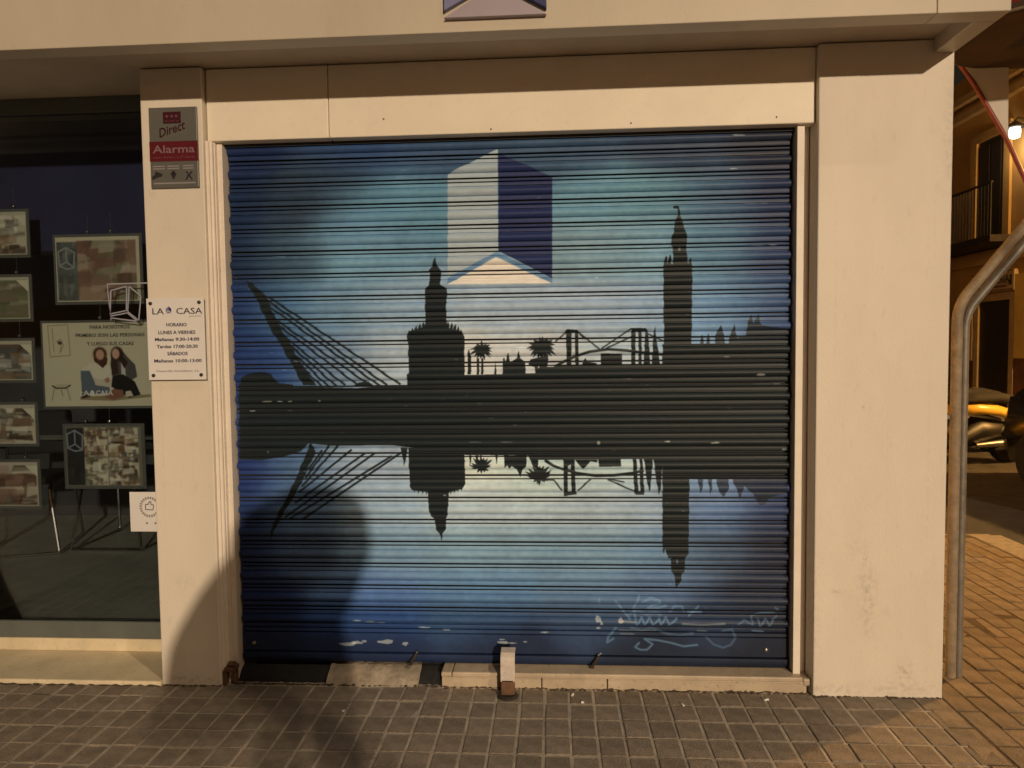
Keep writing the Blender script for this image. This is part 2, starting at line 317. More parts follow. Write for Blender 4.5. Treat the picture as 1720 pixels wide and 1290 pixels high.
for x, y, l, a, w in [(.845, -.047, .022, .5, 'cigarette sized pale scrap lying near the wide corner pilaster'), (.06, -.032, .014, 1.2, 'tiny pale scrap against the sill, right of the floor lock'), (.098, -.095, .012, 0, 'tiny pale scrap one tile out from the sill, right of the floor lock'), (.50, -.10, .014, 2, 'tiny pale scrap midway between the floor lock and the corner pilaster'), (-.86, -.20, .012, .7, 'tiny pale scrap on the tiles left of the floor lock')]:
    o = obj('litter_scrap', MB().tube([(-l/2, 0, .004), (0, .001, .0045), (l/2, 0, .004)], .0042, 7), 'white', smooth=True, loc=(x, y, 0)); o.rotation_euler = (0, 0, a)
    tag(o, w, 'litter', 'scraps of litter on the pavement')

# ================================================================== THE CORNER SHOP BUILDING
B = thing('shop_building', 'cream corner shop building with deep fascia over the shutter and window', 'building')
obj('pilaster', MB().box(1.047, 1.562, 0, .62, -.15, 2.628), 'wall', B, bevel=.005)['label'] = 'wide scuffed cream pilaster at the street corner'
obj('pilaster', MB().box(-1.722, -1.457, 0, .34, -.15, 2.628), 'wall', B, bevel=.005)['label'] = 'narrow cream pilaster between window and shutter'
obj('pilaster', MB().box(-4.9, -4.4, 0, .34, -.15, 2.628), 'wall', B, bevel=.005)
obj('side_wall', MB().box(.9, 1.5615, .622, 9, -.15, 2.628), 'wall', B)
obj('upper_wall', MB().box(-14, 1.5618, -.002, 9, 2.73, 8.5), 'wall', B)
obj('left_wall', MB().box(-14, -4.902, .02, 9, -.15, 2.628), 'wall', B)
obj('lintel_panel', MB().box(-1.452, -.9335, .03, .12, 2.331, 2.628), 'lintel', B, bevel=.004)
obj('lintel_panel', MB().box(-.9305, 1.0455, .03, .12, 2.331, 2.628), 'lintel', B, bevel=.004)
for x, z in ((.893, 2.358), (.315, 2.352), (-.255, 2.345), (-.70, 2.40)):
    obj('screw', MB().lathe([(.0035, 0), (.0035, .004), (.002, .006)], (x, .0285, z), 8, 'y'), 'iron', B)
obj('fascia', MB().box(-14, 1.316, -.345, -.262, 2.5755, 3.25), 'fascia', B, bevel=.003)
obj('fascia', MB().box(1.3175, 1.561, -.345, -.262, 2.575, 3.25), 'fascia', B, bevel=.003)
obj('fascia_return', MB().box(1.482, 1.5605, -.2615, -.003, 2.575, 3.25), 'fascia', B, bevel=.003)
obj('soffit', MB().box(-14, 1.4815, -.2615, .62, 2.632, 2.729), 'soffit', B)
obj('soffit_strip', MB().box(-14, 1.04, -.2612, -.20, 2.612, 2.631), 'soffit', B)
obj('fascia_cap', MB().box(-14, 1.5612, -.345, -.003, 3.251, 3.29), 'fascia', B)
mo = obj('moulding', MB().box(-1.4565, -1.443, .018, .2, -.02, 2.33).box(-1.4427, -1.428, .042, .2, -.02, 2.33).tube([(-1.440, .034, -.02), (-1.440, .034, 2.33)], .0085, 10), 'rail', B, smooth=True)
obj('moulding', MB().box(1.0135, 1.0468, .105, .2, -.02, 2.33).tube([(1.036, .098, -.02), (1.036, .098, 2.33)], .009, 10), 'rail', B, smooth=True)
# marble sill, concrete patch, filler under the shutter
sl = obj('sill_slab', MB().box(-.452, 1.012, .016, .14, .048, .069), 'marble', B, bevel=.005)
obj('sill_slab', MB().box(-.5, -.455, .018, .14, .046, .067), 'marble', B, bevel=.006)
for a, b in ((-.498, -.072), (-.068, .205), (.209, 1.03)): obj('sill_riser', MB().box(a, b, .024, .14, -.02, .0465), 'marble', B, bevel=.004)
obj('sill_slab', MB().box(1.0135, 1.046, .02, .104, .03, .062), 'marble', B, bevel=.008)
def lump(x0, x1, y0, y1, z1, n, amp, m, name):
    mb = MB(); nx, nz = n, 7; v = []; f = []
    for j in range(nz+1):
        t = j/nz
        for i in range(nx+1):
            x = x0+(x1-x0)*i/nx; v.append((x+random.gauss(0, amp*.4), y0+(y1-y0)*t**2+random.gauss(0, amp), -.02+(z1+.02)*min(1, t*1.25)+(random.gauss(0, amp*.6) if j > 2 else 0)))
    f = [(j*(nx+1)+i, j*(nx+1)+i+1, (j+1)*(nx+1)+i+1, (j+1)*(nx+1)+i) for j in range(nz) for i in range(nx)]
    return obj(name, mb.add(v, f), m, B, smooth='all')
lump(-1.005, -.60, .02, .15, .058, 26, .0035, 'concrete', 'concrete_patch')
lump(-1.43, -1.0, .045, .16, .052, 20, .002, 'tar', 'dark_filler')
lump(-.605, -.50, .05, .16, .056, 12, .003, 'tar', 'dark_filler')
obj('step_base', MB().box(-1.43, -.5, .13, .2, -.02, .075), 'tar', B)
obj('rusty_bracket', MB().box(-1.445, -1.40, .0, .055, .062, .078).box(-1.45, -1.435, .004, .05, 0, .062).tube([(-1.43, .02, .09), (-1.40, .015, .092)], .012, 8).box(-1.415, -1.402, .02, .05, 0, .06), 'rust', B, bevel=.002)
def dirt_strip(x0, x1, y, n):
    v = []; f = []
    for i in range(n+1):
        x = x0+(x1-x0)*i/n; h = abs(random.gauss(.002, .003)); d = abs(random.gauss(.006, .005)); v += [(x, y, h), (x, y-d*.5, h*.6), (x, y-d, .0006)]
    f = [(i*3+j, i*3+j+1, i*3+j+4, i*3+j+3) for i in range(n) for j in range(2)]
    tag(obj('dirt_strip', MB().add(v, f), 'dirt2', B, smooth='all'), kind='stuff')
dirt_strip(1.045, 1.565, .001, 70); dirt_strip(-1.724, -1.455, .001, 40); dirt_strip(-.5, 1.03, .0235, 160); dirt_strip(-4.4, -1.724, -.0115, 120); dirt_strip(-1.43, -.5, .03, 90)
# shop window
obj('window_slab', MB().box(-4.4, -1.7225, -.012, .288, -.02, .02), 'marble2', B, bevel=.006)
obj('window_riser', MB().box(-4.4, -1.7225, .289, .36, -.02, .078), 'marble2', B, bevel=.004)
wn = obj('window', MB().box(-4.4, -1.7225, .296, .335, .0785, .158).box(-4.4, -1.7225, .296, .335, 2.56, 2.6315).box(-4.4, -4.34, .296, .335, .158, 2.56), 'frame', B, bevel=.003)
wn['label'] = 'dark shop window left of the shutter'
obj('pane', MB().box(-4.34, -1.7227, .309, .316, .1582, 2.5598), 'glass', wn)
# inside
tag(obj('shop_floor', MB().box(-6, -1.62, .3605, 3.3, .05, .15), 'floor'), kind='structure')
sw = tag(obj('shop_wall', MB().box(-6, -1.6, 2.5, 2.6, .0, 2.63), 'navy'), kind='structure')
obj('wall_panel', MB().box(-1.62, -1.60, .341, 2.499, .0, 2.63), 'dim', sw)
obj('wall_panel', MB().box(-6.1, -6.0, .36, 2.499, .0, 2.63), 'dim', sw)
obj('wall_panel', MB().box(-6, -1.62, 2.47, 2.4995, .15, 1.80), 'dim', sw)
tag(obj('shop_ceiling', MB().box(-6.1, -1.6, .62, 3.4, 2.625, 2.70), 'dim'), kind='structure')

# ================================================================== ROLLER SHUTTER WITH THE MURAL
SH = thing('roller_shutter', 'closed blue roller shutter painted with a city skyline silhouette and its reflection', 'shutter', (0, .10, 0))
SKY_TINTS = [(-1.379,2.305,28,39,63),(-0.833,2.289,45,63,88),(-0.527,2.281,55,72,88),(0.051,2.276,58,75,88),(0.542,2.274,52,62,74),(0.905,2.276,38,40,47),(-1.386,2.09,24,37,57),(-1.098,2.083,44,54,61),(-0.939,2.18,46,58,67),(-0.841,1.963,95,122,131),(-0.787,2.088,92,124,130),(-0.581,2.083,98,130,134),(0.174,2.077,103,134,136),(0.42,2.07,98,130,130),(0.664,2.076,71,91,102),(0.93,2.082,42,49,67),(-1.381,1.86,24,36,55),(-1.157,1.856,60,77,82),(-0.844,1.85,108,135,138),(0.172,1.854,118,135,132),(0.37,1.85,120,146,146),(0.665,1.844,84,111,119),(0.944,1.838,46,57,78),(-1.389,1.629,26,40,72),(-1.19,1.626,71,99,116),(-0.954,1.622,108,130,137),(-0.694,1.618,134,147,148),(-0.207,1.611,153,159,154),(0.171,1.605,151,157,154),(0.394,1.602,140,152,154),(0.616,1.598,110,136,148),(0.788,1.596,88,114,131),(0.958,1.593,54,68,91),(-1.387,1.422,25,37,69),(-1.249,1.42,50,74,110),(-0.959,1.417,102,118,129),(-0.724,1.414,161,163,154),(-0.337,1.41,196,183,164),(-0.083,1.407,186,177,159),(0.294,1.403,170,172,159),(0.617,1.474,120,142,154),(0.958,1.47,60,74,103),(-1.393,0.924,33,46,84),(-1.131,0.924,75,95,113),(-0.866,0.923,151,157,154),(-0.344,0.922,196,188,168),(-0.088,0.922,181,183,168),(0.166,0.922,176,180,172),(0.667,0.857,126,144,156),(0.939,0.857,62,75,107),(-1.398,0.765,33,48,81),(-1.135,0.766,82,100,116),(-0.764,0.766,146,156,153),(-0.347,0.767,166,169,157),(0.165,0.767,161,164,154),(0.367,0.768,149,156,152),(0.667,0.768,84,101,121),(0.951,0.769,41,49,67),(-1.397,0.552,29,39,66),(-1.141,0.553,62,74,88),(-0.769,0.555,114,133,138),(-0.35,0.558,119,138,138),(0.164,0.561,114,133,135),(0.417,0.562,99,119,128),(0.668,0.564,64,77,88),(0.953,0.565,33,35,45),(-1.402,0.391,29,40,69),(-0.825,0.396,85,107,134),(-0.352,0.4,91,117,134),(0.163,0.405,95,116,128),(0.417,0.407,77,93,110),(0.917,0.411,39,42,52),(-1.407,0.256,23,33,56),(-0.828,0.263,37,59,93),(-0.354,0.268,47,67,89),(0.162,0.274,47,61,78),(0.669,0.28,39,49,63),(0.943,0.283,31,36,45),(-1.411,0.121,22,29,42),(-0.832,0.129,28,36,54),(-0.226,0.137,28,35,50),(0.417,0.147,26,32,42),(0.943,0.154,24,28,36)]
MURAL = [
('p',[(-0.447,2.185),(-0.248,2.279),(-0.236,2.283),(-0.233,2.279),(-0.238,1.859),(-0.454,1.753)],0,(158,158,145),1),
('p',[(-0.231,2.267),(-0.006,2.162),(-0.01,1.739),(-0.236,1.859)],0,(36,43,70),1),
('p',[(-0.454,1.75),(-0.243,1.855),(-0.01,1.738),(-0.011,1.718),(-0.246,1.837),(-0.456,1.721)],0,(98,122,135),1),
('p',[(-0.455,1.721),(-0.246,1.832),(-0.013,1.718)],0,(228,212,180),1),
('p',[(-1.339,1.755),(-1.306,1.741),(-1.249,1.686),(-1.212,1.596),(-1.156,1.493),(-1.1,1.39),(-1.038,1.296),(-1.096,1.297),(-1.134,1.371),(-1.184,1.462),(-1.24,1.558),(-1.283,1.655),(-1.317,1.719)],0,(27,31,29),1),
('l',[(-1.236,1.68),(-0.671,1.299)],0.0085,(27,31,29),1),
('l',[(-1.24,1.664),(-0.729,1.296)],0.0085,(27,31,29),1),
('l',[(-1.224,1.632),(-0.758,1.291)],0.0085,(27,31,29),1),
('l',[(-1.2,1.577),(-0.81,1.301)],0.0085,(27,31,29),1),
('l',[(-1.187,1.551),(-0.861,1.301)],0.0085,(27,31,29),1),
('l',[(-1.169,1.506),(-0.913,1.298)],0.0085,(27,31,29),1),
('l',[(-1.144,1.468),(-0.949,1.292)],0.0085,(27,31,29),1),
('l',[(-1.119,1.422),(-0.979,1.286)],0.0085,(27,31,29),1),
('l',[(-1.094,1.371),(-1.018,1.296)],0.0085,(27,31,29),1),
('p',[(-1.387,1.29),(-1.366,1.332),(-1.339,1.348),(-1.319,1.354),(-1.279,1.357),(-1.233,1.345),(-1.208,1.308),(-1.142,1.299),(-1.143,1.284)],0,(27,31,29),1),
('p',[(-0.875,1.292),(-0.848,1.307),(-0.809,1.31),(-0.784,1.291)],0,(27,31,29),1),
('p',[(-0.63,1.283),(-0.629,1.461),(-0.636,1.506),(-0.624,1.523),(-0.557,1.543),(-0.553,1.574),(-0.554,1.703),(-0.534,1.718),(-0.53,1.773),(-0.536,1.781),(-0.52,1.8),(-0.507,1.84),(-0.498,1.799),(-0.482,1.78),(-0.487,1.721),(-0.461,1.705),(-0.457,1.679),(-0.462,1.658),(-0.464,1.573),(-0.458,1.538),(-0.401,1.521),(-0.387,1.499),(-0.389,1.281)],0,(27,31,29),1),
('p',[(-0.628,1.509),(-0.628,1.516),(-0.622,1.53),(-0.617,1.516),(-0.617,1.509)],0,(27,31,29),1),
('p',[(-0.614,1.509),(-0.614,1.526),(-0.608,1.539),(-0.602,1.525),(-0.603,1.508)],0,(27,31,29),1),
('p',[(-0.6,1.508),(-0.599,1.535),(-0.593,1.549),(-0.588,1.535),(-0.588,1.508)],0,(27,31,29),1),
('p',[(-0.585,1.508),(-0.584,1.544),(-0.578,1.558),(-0.573,1.544),(-0.573,1.508)],0,(27,31,29),1),
('p',[(-0.569,1.508),(-0.569,1.55),(-0.563,1.564),(-0.557,1.55),(-0.558,1.508)],0,(27,31,29),1),
('p',[(-0.463,1.507),(-0.462,1.549),(-0.456,1.563),(-0.451,1.549),(-0.451,1.506)],0,(27,31,29),1),
('p',[(-0.447,1.506),(-0.446,1.545),(-0.44,1.559),(-0.435,1.545),(-0.436,1.506)],0,(27,31,29),1),
('p',[(-0.432,1.506),(-0.432,1.539),(-0.426,1.553),(-0.42,1.539),(-0.421,1.506)],0,(27,31,29),1),
('p',[(-0.418,1.506),(-0.417,1.529),(-0.411,1.543),(-0.406,1.529),(-0.406,1.506)],0,(27,31,29),1),
('p',[(-0.406,1.506),(-0.405,1.516),(-0.4,1.53),(-0.394,1.516),(-0.394,1.506)],0,(27,31,29),1),
('p',[(-1.381,1.292),(-1.174,1.285),(-1.068,1.289),(-0.857,1.282),(-0.753,1.291),(-0.638,1.29),(-0.637,1.342),(-0.39,1.334),(-0.083,1.339),(-0.07,1.364),(0.169,1.369),(0.449,1.371),(0.451,1.456),(0.983,1.454),(0.987,0.882),(0.45,0.885),(0.448,0.967),(0.318,0.97),(-0.074,0.966),(-0.113,0.986),(-0.421,0.99),(-0.654,1.027),(-0.706,1.035),(-0.969,1.033),(-1.074,1.044),(-1.115,1.008),(-1.182,0.987),(-1.29,0.969),(-1.391,0.972)],0,(27,31,29),1),
('p',[(-0.312,1.434),(-0.285,1.435),(-0.268,1.432),(-0.286,1.447),(-0.312,1.446)],0,(27,31,29),1),
('p',[(-0.314,1.435),(-0.289,1.426),(-0.271,1.417),(-0.285,1.437),(-0.31,1.445)],0,(27,31,29),1),
('p',[(-0.316,1.436),(-0.294,1.42),(-0.276,1.407),(-0.287,1.429),(-0.308,1.444)],0,(27,31,29),1),
('p',[(-0.317,1.439),(-0.311,1.414),(-0.301,1.396),(-0.3,1.416),(-0.306,1.441)],0,(27,31,29),1),
('p',[(-0.317,1.441),(-0.322,1.42),(-0.32,1.403),(-0.311,1.417),(-0.306,1.439)],0,(27,31,29),1),
('p',[(-0.317,1.443),(-0.331,1.424),(-0.336,1.404),(-0.321,1.418),(-0.307,1.437)],0,(27,31,29),1),
('p',[(-0.315,1.445),(-0.336,1.431),(-0.346,1.41),(-0.329,1.422),(-0.308,1.436)],0,(27,31,29),1),
('p',[(-0.313,1.446),(-0.346,1.439),(-0.366,1.42),(-0.343,1.428),(-0.31,1.435)],0,(27,31,29),1),
('p',[(-0.31,1.446),(-0.341,1.453),(-0.364,1.444),(-0.344,1.442),(-0.314,1.435)],0,(27,31,29),1),
('p',[(-0.308,1.444),(-0.329,1.459),(-0.346,1.457),(-0.336,1.45),(-0.316,1.436)],0,(27,31,29),1),
('p',[(-0.307,1.443),(-0.323,1.464),(-0.339,1.47),(-0.333,1.458),(-0.317,1.437)],0,(27,31,29),1),
('p',[(-0.306,1.44),(-0.307,1.466),(-0.314,1.483),(-0.319,1.466),(-0.318,1.44)],0,(27,31,29),1),
('p',[(-0.307,1.438),(-0.296,1.457),(-0.294,1.468),(-0.306,1.462),(-0.317,1.442)],0,(27,31,29),1),
('p',[(-0.308,1.436),(-0.286,1.454),(-0.276,1.463),(-0.294,1.462),(-0.316,1.444)],0,(27,31,29),1),
('p',[(-0.31,1.435),(-0.285,1.443),(-0.27,1.446),(-0.289,1.454),(-0.314,1.445)],0,(27,31,29),1),
('p',[(-0.288,1.44),(-0.294,1.427),(-0.308,1.42),(-0.323,1.422),(-0.334,1.433),(-0.334,1.447),(-0.324,1.458),(-0.309,1.461),(-0.295,1.454),(-0.288,1.442)],0,(27,31,29),1),
('p',[(-0.057,1.443),(-0.024,1.443),(-0.002,1.438),(-0.024,1.457),(-0.057,1.458)],0,(27,31,29),1),
('p',[(-0.061,1.444),(-0.024,1.428),(0.004,1.414),(-0.017,1.441),(-0.054,1.457)],0,(27,31,29),1),
('p',[(-0.062,1.445),(-0.037,1.425),(-0.014,1.409),(-0.026,1.436),(-0.052,1.456)],0,(27,31,29),1),
('p',[(-0.064,1.448),(-0.051,1.419),(-0.035,1.398),(-0.037,1.424),(-0.051,1.453)],0,(27,31,29),1),
('p',[(-0.065,1.45),(-0.065,1.417),(-0.058,1.395),(-0.05,1.417),(-0.05,1.45)],0,(27,31,29),1),
('p',[(-0.064,1.452),(-0.075,1.424),(-0.075,1.4),(-0.061,1.42),(-0.05,1.448)],0,(27,31,29),1),
('p',[(-0.063,1.455),(-0.086,1.432),(-0.096,1.405),(-0.075,1.423),(-0.052,1.446)],0,(27,31,29),1),
('p',[(-0.062,1.456),(-0.091,1.44),(-0.106,1.413),(-0.082,1.428),(-0.053,1.444)],0,(27,31,29),1),
('p',[(-0.058,1.458),(-0.091,1.455),(-0.112,1.434),(-0.089,1.441),(-0.057,1.443)],0,(27,31,29),1),
('p',[(-0.057,1.458),(-0.096,1.46),(-0.122,1.443),(-0.097,1.446),(-0.058,1.443)],0,(27,31,29),1),
('p',[(-0.054,1.457),(-0.087,1.472),(-0.113,1.465),(-0.094,1.459),(-0.061,1.444)],0,(27,31,29),1),
('p',[(-0.052,1.455),(-0.073,1.478),(-0.094,1.482),(-0.085,1.469),(-0.063,1.446)],0,(27,31,29),1),
('p',[(-0.05,1.451),(-0.055,1.479),(-0.066,1.494),(-0.07,1.477),(-0.065,1.449)],0,(27,31,29),1),
('p',[(-0.05,1.45),(-0.047,1.477),(-0.053,1.495),(-0.062,1.478),(-0.065,1.451)],0,(27,31,29),1),
('p',[(-0.051,1.447),(-0.034,1.471),(-0.029,1.486),(-0.047,1.479),(-0.064,1.454)],0,(27,31,29),1),
('p',[(-0.052,1.445),(-0.023,1.467),(-0.009,1.479),(-0.033,1.478),(-0.062,1.456)],0,(27,31,29),1),
('p',[(-0.055,1.444),(-0.019,1.455),(0.001,1.459),(-0.025,1.469),(-0.06,1.457)],0,(27,31,29),1),
('p',[(-0.028,1.45),(-0.035,1.433),(-0.052,1.424),(-0.072,1.427),(-0.085,1.441),(-0.086,1.459),(-0.073,1.473),(-0.054,1.477),(-0.036,1.468),(-0.028,1.452)],0,(27,31,29),1),
('p',[(-0.335,1.406),(-0.325,1.406),(-0.326,1.336),(-0.336,1.336)],0,(27,31,29),1),
('p',[(-0.316,1.406),(-0.307,1.405),(-0.308,1.336),(-0.317,1.336)],0,(27,31,29),1),
('p',[(-0.375,1.337),(-0.374,1.422),(-0.368,1.445),(-0.361,1.422),(-0.36,1.337)],0,(27,31,29),1),
('p',[(-0.261,1.336),(-0.255,1.392),(-0.251,1.336)],0,(27,31,29),1),
('p',[(-0.225,1.335),(-0.223,1.402),(-0.217,1.407),(-0.212,1.386),(-0.204,1.418),(-0.199,1.428),(-0.194,1.388),(-0.184,1.391),(-0.163,1.404),(-0.158,1.428),(-0.155,1.436),(-0.15,1.404),(-0.129,1.388),(-0.126,1.334)],0,(27,31,29),1),
('p',[(-0.088,1.366),(-0.073,1.371),(-0.076,1.334),(-0.084,1.334)],0,(27,31,29),1),
('p',[(-0.115,1.377),(-0.105,1.398),(-0.041,1.413),(-0.03,1.386),(-0.047,1.334),(-0.063,1.334),(-0.068,1.368),(-0.094,1.366)],0,(27,31,29),1),
('p',[(-0.038,1.397),(-0.033,1.434),(-0.03,1.397),(-0.035,1.36)],0,(27,31,29),1),
('p',[(0.046,1.52),(0.07,1.52),(0.067,1.359),(0.049,1.359)],0,(27,31,29),1),
('p',[(0.084,1.516),(0.098,1.516),(0.099,1.359),(0.085,1.359)],0,(27,31,29),1),
('p',[(0.04,1.512),(0.05,1.524),(0.095,1.52),(0.105,1.506)],0,(27,31,29),1),
('p',[(0.321,1.524),(0.338,1.524),(0.337,1.356),(0.32,1.356)],0,(27,31,29),1),
('p',[(0.35,1.516),(0.363,1.516),(0.363,1.356),(0.351,1.356)],0,(27,31,29),1),
('p',[(0.318,1.525),(0.379,1.524),(0.387,1.51),(0.322,1.51)],0,(27,31,29),1),
('p',[(0.371,1.356),(0.379,1.503),(0.384,1.521),(0.391,1.502),(0.4,1.355)],0,(27,31,29),1),
('p',[(0.405,1.355),(0.413,1.497),(0.418,1.531),(0.423,1.497),(0.442,1.355)],0,(27,31,29),1),
('p',[(0.193,1.42),(0.281,1.417),(0.281,1.357),(0.192,1.358)],0,(27,31,29),1),
('p',[(0.109,1.359),(0.117,1.385),(0.127,1.402),(0.136,1.385),(0.175,1.379),(0.175,1.358)],0,(27,31,29),1),
('p',[(-0.047,1.36),(0.006,1.368),(0.054,1.375),(0.096,1.369),(0.452,1.371),(0.452,1.329),(-0.047,1.334)],0,(27,31,29),1),
('l',[(0.001,1.368),(0.038,1.388),(0.081,1.407),(0.144,1.428),(0.223,1.437),(0.301,1.431),(0.369,1.421),(0.452,1.412)],0.011,(27,31,29),1),
('l',[(0.046,1.51),(0.002,1.473)],0.0055,(27,31,29),1),
('l',[(0.101,1.509),(0.186,1.439)],0.0055,(27,31,29),1),
('l',[(0.196,1.441),(0.319,1.522)],0.0055,(27,31,29),1),
('l',[(0.215,1.441),(0.322,1.489)],0.0055,(27,31,29),1),
('l',[(0.39,1.5),(0.452,1.47)],0.0055,(27,31,29),1),
('l',[(0.105,1.501),(0.128,1.482)],0.0055,(27,31,29),1),
('p',[(0.456,1.442),(0.455,1.783),(0.461,1.819),(0.468,1.822),(0.471,1.789),(0.476,1.818),(0.481,1.829),(0.486,1.815),(0.487,1.789),(0.494,1.789),(0.494,1.86),(0.487,1.867),(0.489,1.906),(0.497,1.918),(0.503,1.964),(0.516,1.996),(0.51,2.016),(0.495,2.016),(0.494,2.025),(0.503,2.031),(0.516,2.031),(0.52,2.009),(0.527,1.982),(0.536,1.956),(0.544,1.924),(0.553,1.898),(0.549,1.859),(0.552,1.807),(0.558,1.787),(0.564,1.813),(0.569,1.807),(0.573,1.781),(0.573,1.729),(0.57,1.441)],0,(27,31,29),1),
('p',[(0.516,1.861),(0.526,1.861),(0.526,1.845),(0.516,1.845)],0,(95,105,100),1),
('p',[(0.605,1.44),(0.609,1.476),(0.614,1.494),(0.62,1.476),(0.624,1.44)],0,(27,31,29),0.82),
('p',[(0.631,1.44),(0.635,1.479),(0.64,1.5),(0.646,1.479),(0.648,1.44)],0,(27,31,29),0.82),
('p',[(0.668,1.439),(0.669,1.489),(0.678,1.511),(0.688,1.532),(0.7,1.508),(0.706,1.485),(0.711,1.439)],0,(27,31,29),0.82),
('p',[(0.724,1.439),(0.727,1.481),(0.737,1.507),(0.744,1.538),(0.753,1.5),(0.76,1.477),(0.795,1.487),(0.799,1.536),(0.817,1.576),(0.825,1.535),(0.846,1.577),(0.855,1.53),(0.9,1.521),(0.977,1.514),(0.981,1.436)],0,(27,31,29),0.82),
('p',[(-1.065,1.055),(-1.049,1.0),(-1.087,0.928),(-1.119,0.86),(-1.16,0.794),(-1.202,0.729),(-1.24,0.663),(-1.262,0.61),(-1.269,0.59),(-1.253,0.676),(-1.218,0.742),(-1.169,0.827),(-1.134,0.899),(-1.099,0.977)],0,(27,31,29),1),
('l',[(-0.672,0.999),(-1.113,0.708)],0.0085,(27,31,29),1),
('l',[(-0.716,0.983),(-1.173,0.709)],0.0085,(27,31,29),1),
('l',[(-0.79,0.996),(-1.192,0.716)],0.0085,(27,31,29),1),
('l',[(-0.833,0.996),(-1.144,0.781)],0.0085,(27,31,29),1),
('l',[(-0.891,1.012),(-1.126,0.827)],0.0085,(27,31,29),1),
('l',[(-0.946,1.034),(-1.109,0.857)],0.0085,(27,31,29),1),
('l',[(-0.986,1.034),(-1.095,0.892)],0.0085,(27,31,29),1),
('l',[(-1.022,1.009),(-1.08,0.928)],0.0085,(27,31,29),1),
('p',[(-0.673,1.021),(-0.664,0.976),(-0.657,0.944),(-0.649,0.982),(-0.642,1.021)],0,(27,31,29),1),
('p',[(-0.639,1.021),(-0.636,0.911),(-0.634,0.856),(-0.624,0.839),(-0.557,0.826),(-0.555,0.769),(-0.546,0.724),(-0.53,0.711),(-0.524,0.665),(-0.507,0.649),(-0.501,0.61),(-0.495,0.649),(-0.481,0.665),(-0.48,0.711),(-0.472,0.73),(-0.465,0.826),(-0.405,0.845),(-0.393,0.863),(-0.395,1.02)],0,(27,31,29),1),
('p',[(-0.621,0.85),(-0.615,0.825),(-0.608,0.85)],0,(27,31,29),1),
('p',[(-0.605,0.85),(-0.599,0.819),(-0.592,0.85)],0,(27,31,29),1),
('p',[(-0.586,0.85),(-0.58,0.816),(-0.573,0.85)],0,(27,31,29),1),
('p',[(-0.57,0.85),(-0.564,0.812),(-0.557,0.85)],0,(27,31,29),1),
('p',[(-0.463,0.85),(-0.457,0.816),(-0.45,0.85)],0,(27,31,29),1),
('p',[(-0.447,0.85),(-0.441,0.822),(-0.434,0.85)],0,(27,31,29),1),
('p',[(-0.431,0.85),(-0.425,0.829),(-0.418,0.85)],0,(27,31,29),1),
('p',[(-0.415,0.85),(-0.409,0.835),(-0.402,0.85)],0,(27,31,29),1),
('p',[(-0.322,0.938),(-0.297,0.936),(-0.28,0.949),(-0.296,0.947),(-0.321,0.949)],0,(27,31,29),1),
('p',[(-0.323,0.939),(-0.299,0.932),(-0.28,0.941),(-0.295,0.942),(-0.32,0.949)],0,(27,31,29),1),
('p',[(-0.326,0.94),(-0.308,0.922),(-0.292,0.919),(-0.299,0.929),(-0.317,0.947)],0,(27,31,29),1),
('p',[(-0.327,0.942),(-0.317,0.922),(-0.306,0.913),(-0.307,0.926),(-0.317,0.946)],0,(27,31,29),1),
('p',[(-0.327,0.944),(-0.328,0.921),(-0.323,0.907),(-0.317,0.921),(-0.316,0.944)],0,(27,31,29),1),
('p',[(-0.327,0.946),(-0.339,0.924),(-0.342,0.911),(-0.329,0.92),(-0.317,0.941)],0,(27,31,29),1),
('p',[(-0.324,0.948),(-0.352,0.936),(-0.368,0.93),(-0.347,0.926),(-0.319,0.939)],0,(27,31,29),1),
('p',[(-0.322,0.949),(-0.354,0.945),(-0.374,0.946),(-0.352,0.934),(-0.321,0.938)],0,(27,31,29),1),
('p',[(-0.321,0.949),(-0.348,0.951),(-0.366,0.956),(-0.349,0.94),(-0.322,0.938)],0,(27,31,29),1),
('p',[(-0.318,0.948),(-0.34,0.964),(-0.359,0.978),(-0.348,0.956),(-0.325,0.94)],0,(27,31,29),1),
('p',[(-0.317,0.947),(-0.333,0.968),(-0.348,0.985),(-0.343,0.963),(-0.326,0.941)],0,(27,31,29),1),
('p',[(-0.316,0.944),(-0.318,0.969),(-0.325,0.985),(-0.329,0.968),(-0.327,0.943)],0,(27,31,29),1),
('p',[(-0.316,0.942),(-0.309,0.962),(-0.31,0.979),(-0.32,0.965),(-0.327,0.945)],0,(27,31,29),1),
('p',[(-0.318,0.94),(-0.301,0.955),(-0.293,0.975),(-0.309,0.963),(-0.326,0.947)],0,(27,31,29),1),
('p',[(-0.319,0.939),(-0.291,0.95),(-0.273,0.97),(-0.295,0.96),(-0.324,0.949)],0,(27,31,29),1),
('p',[(-0.299,0.944),(-0.305,0.931),(-0.318,0.924),(-0.333,0.926),(-0.342,0.936),(-0.343,0.95),(-0.334,0.96),(-0.319,0.963),(-0.305,0.958),(-0.299,0.945)],0,(27,31,29),1),
('p',[(-0.072,0.894),(-0.043,0.894),(-0.024,0.912),(-0.044,0.908),(-0.073,0.907)],0,(27,31,29),1),
('p',[(-0.074,0.894),(-0.045,0.887),(-0.023,0.9),(-0.041,0.9),(-0.071,0.906)],0,(27,31,29),1),
('p',[(-0.077,0.896),(-0.055,0.877),(-0.036,0.876),(-0.046,0.886),(-0.068,0.905)],0,(27,31,29),1),
('p',[(-0.078,0.897),(-0.064,0.876),(-0.048,0.87),(-0.052,0.882),(-0.067,0.903)],0,(27,31,29),1),
('p',[(-0.079,0.9),(-0.08,0.874),(-0.074,0.856),(-0.067,0.873),(-0.066,0.9)],0,(27,31,29),1),
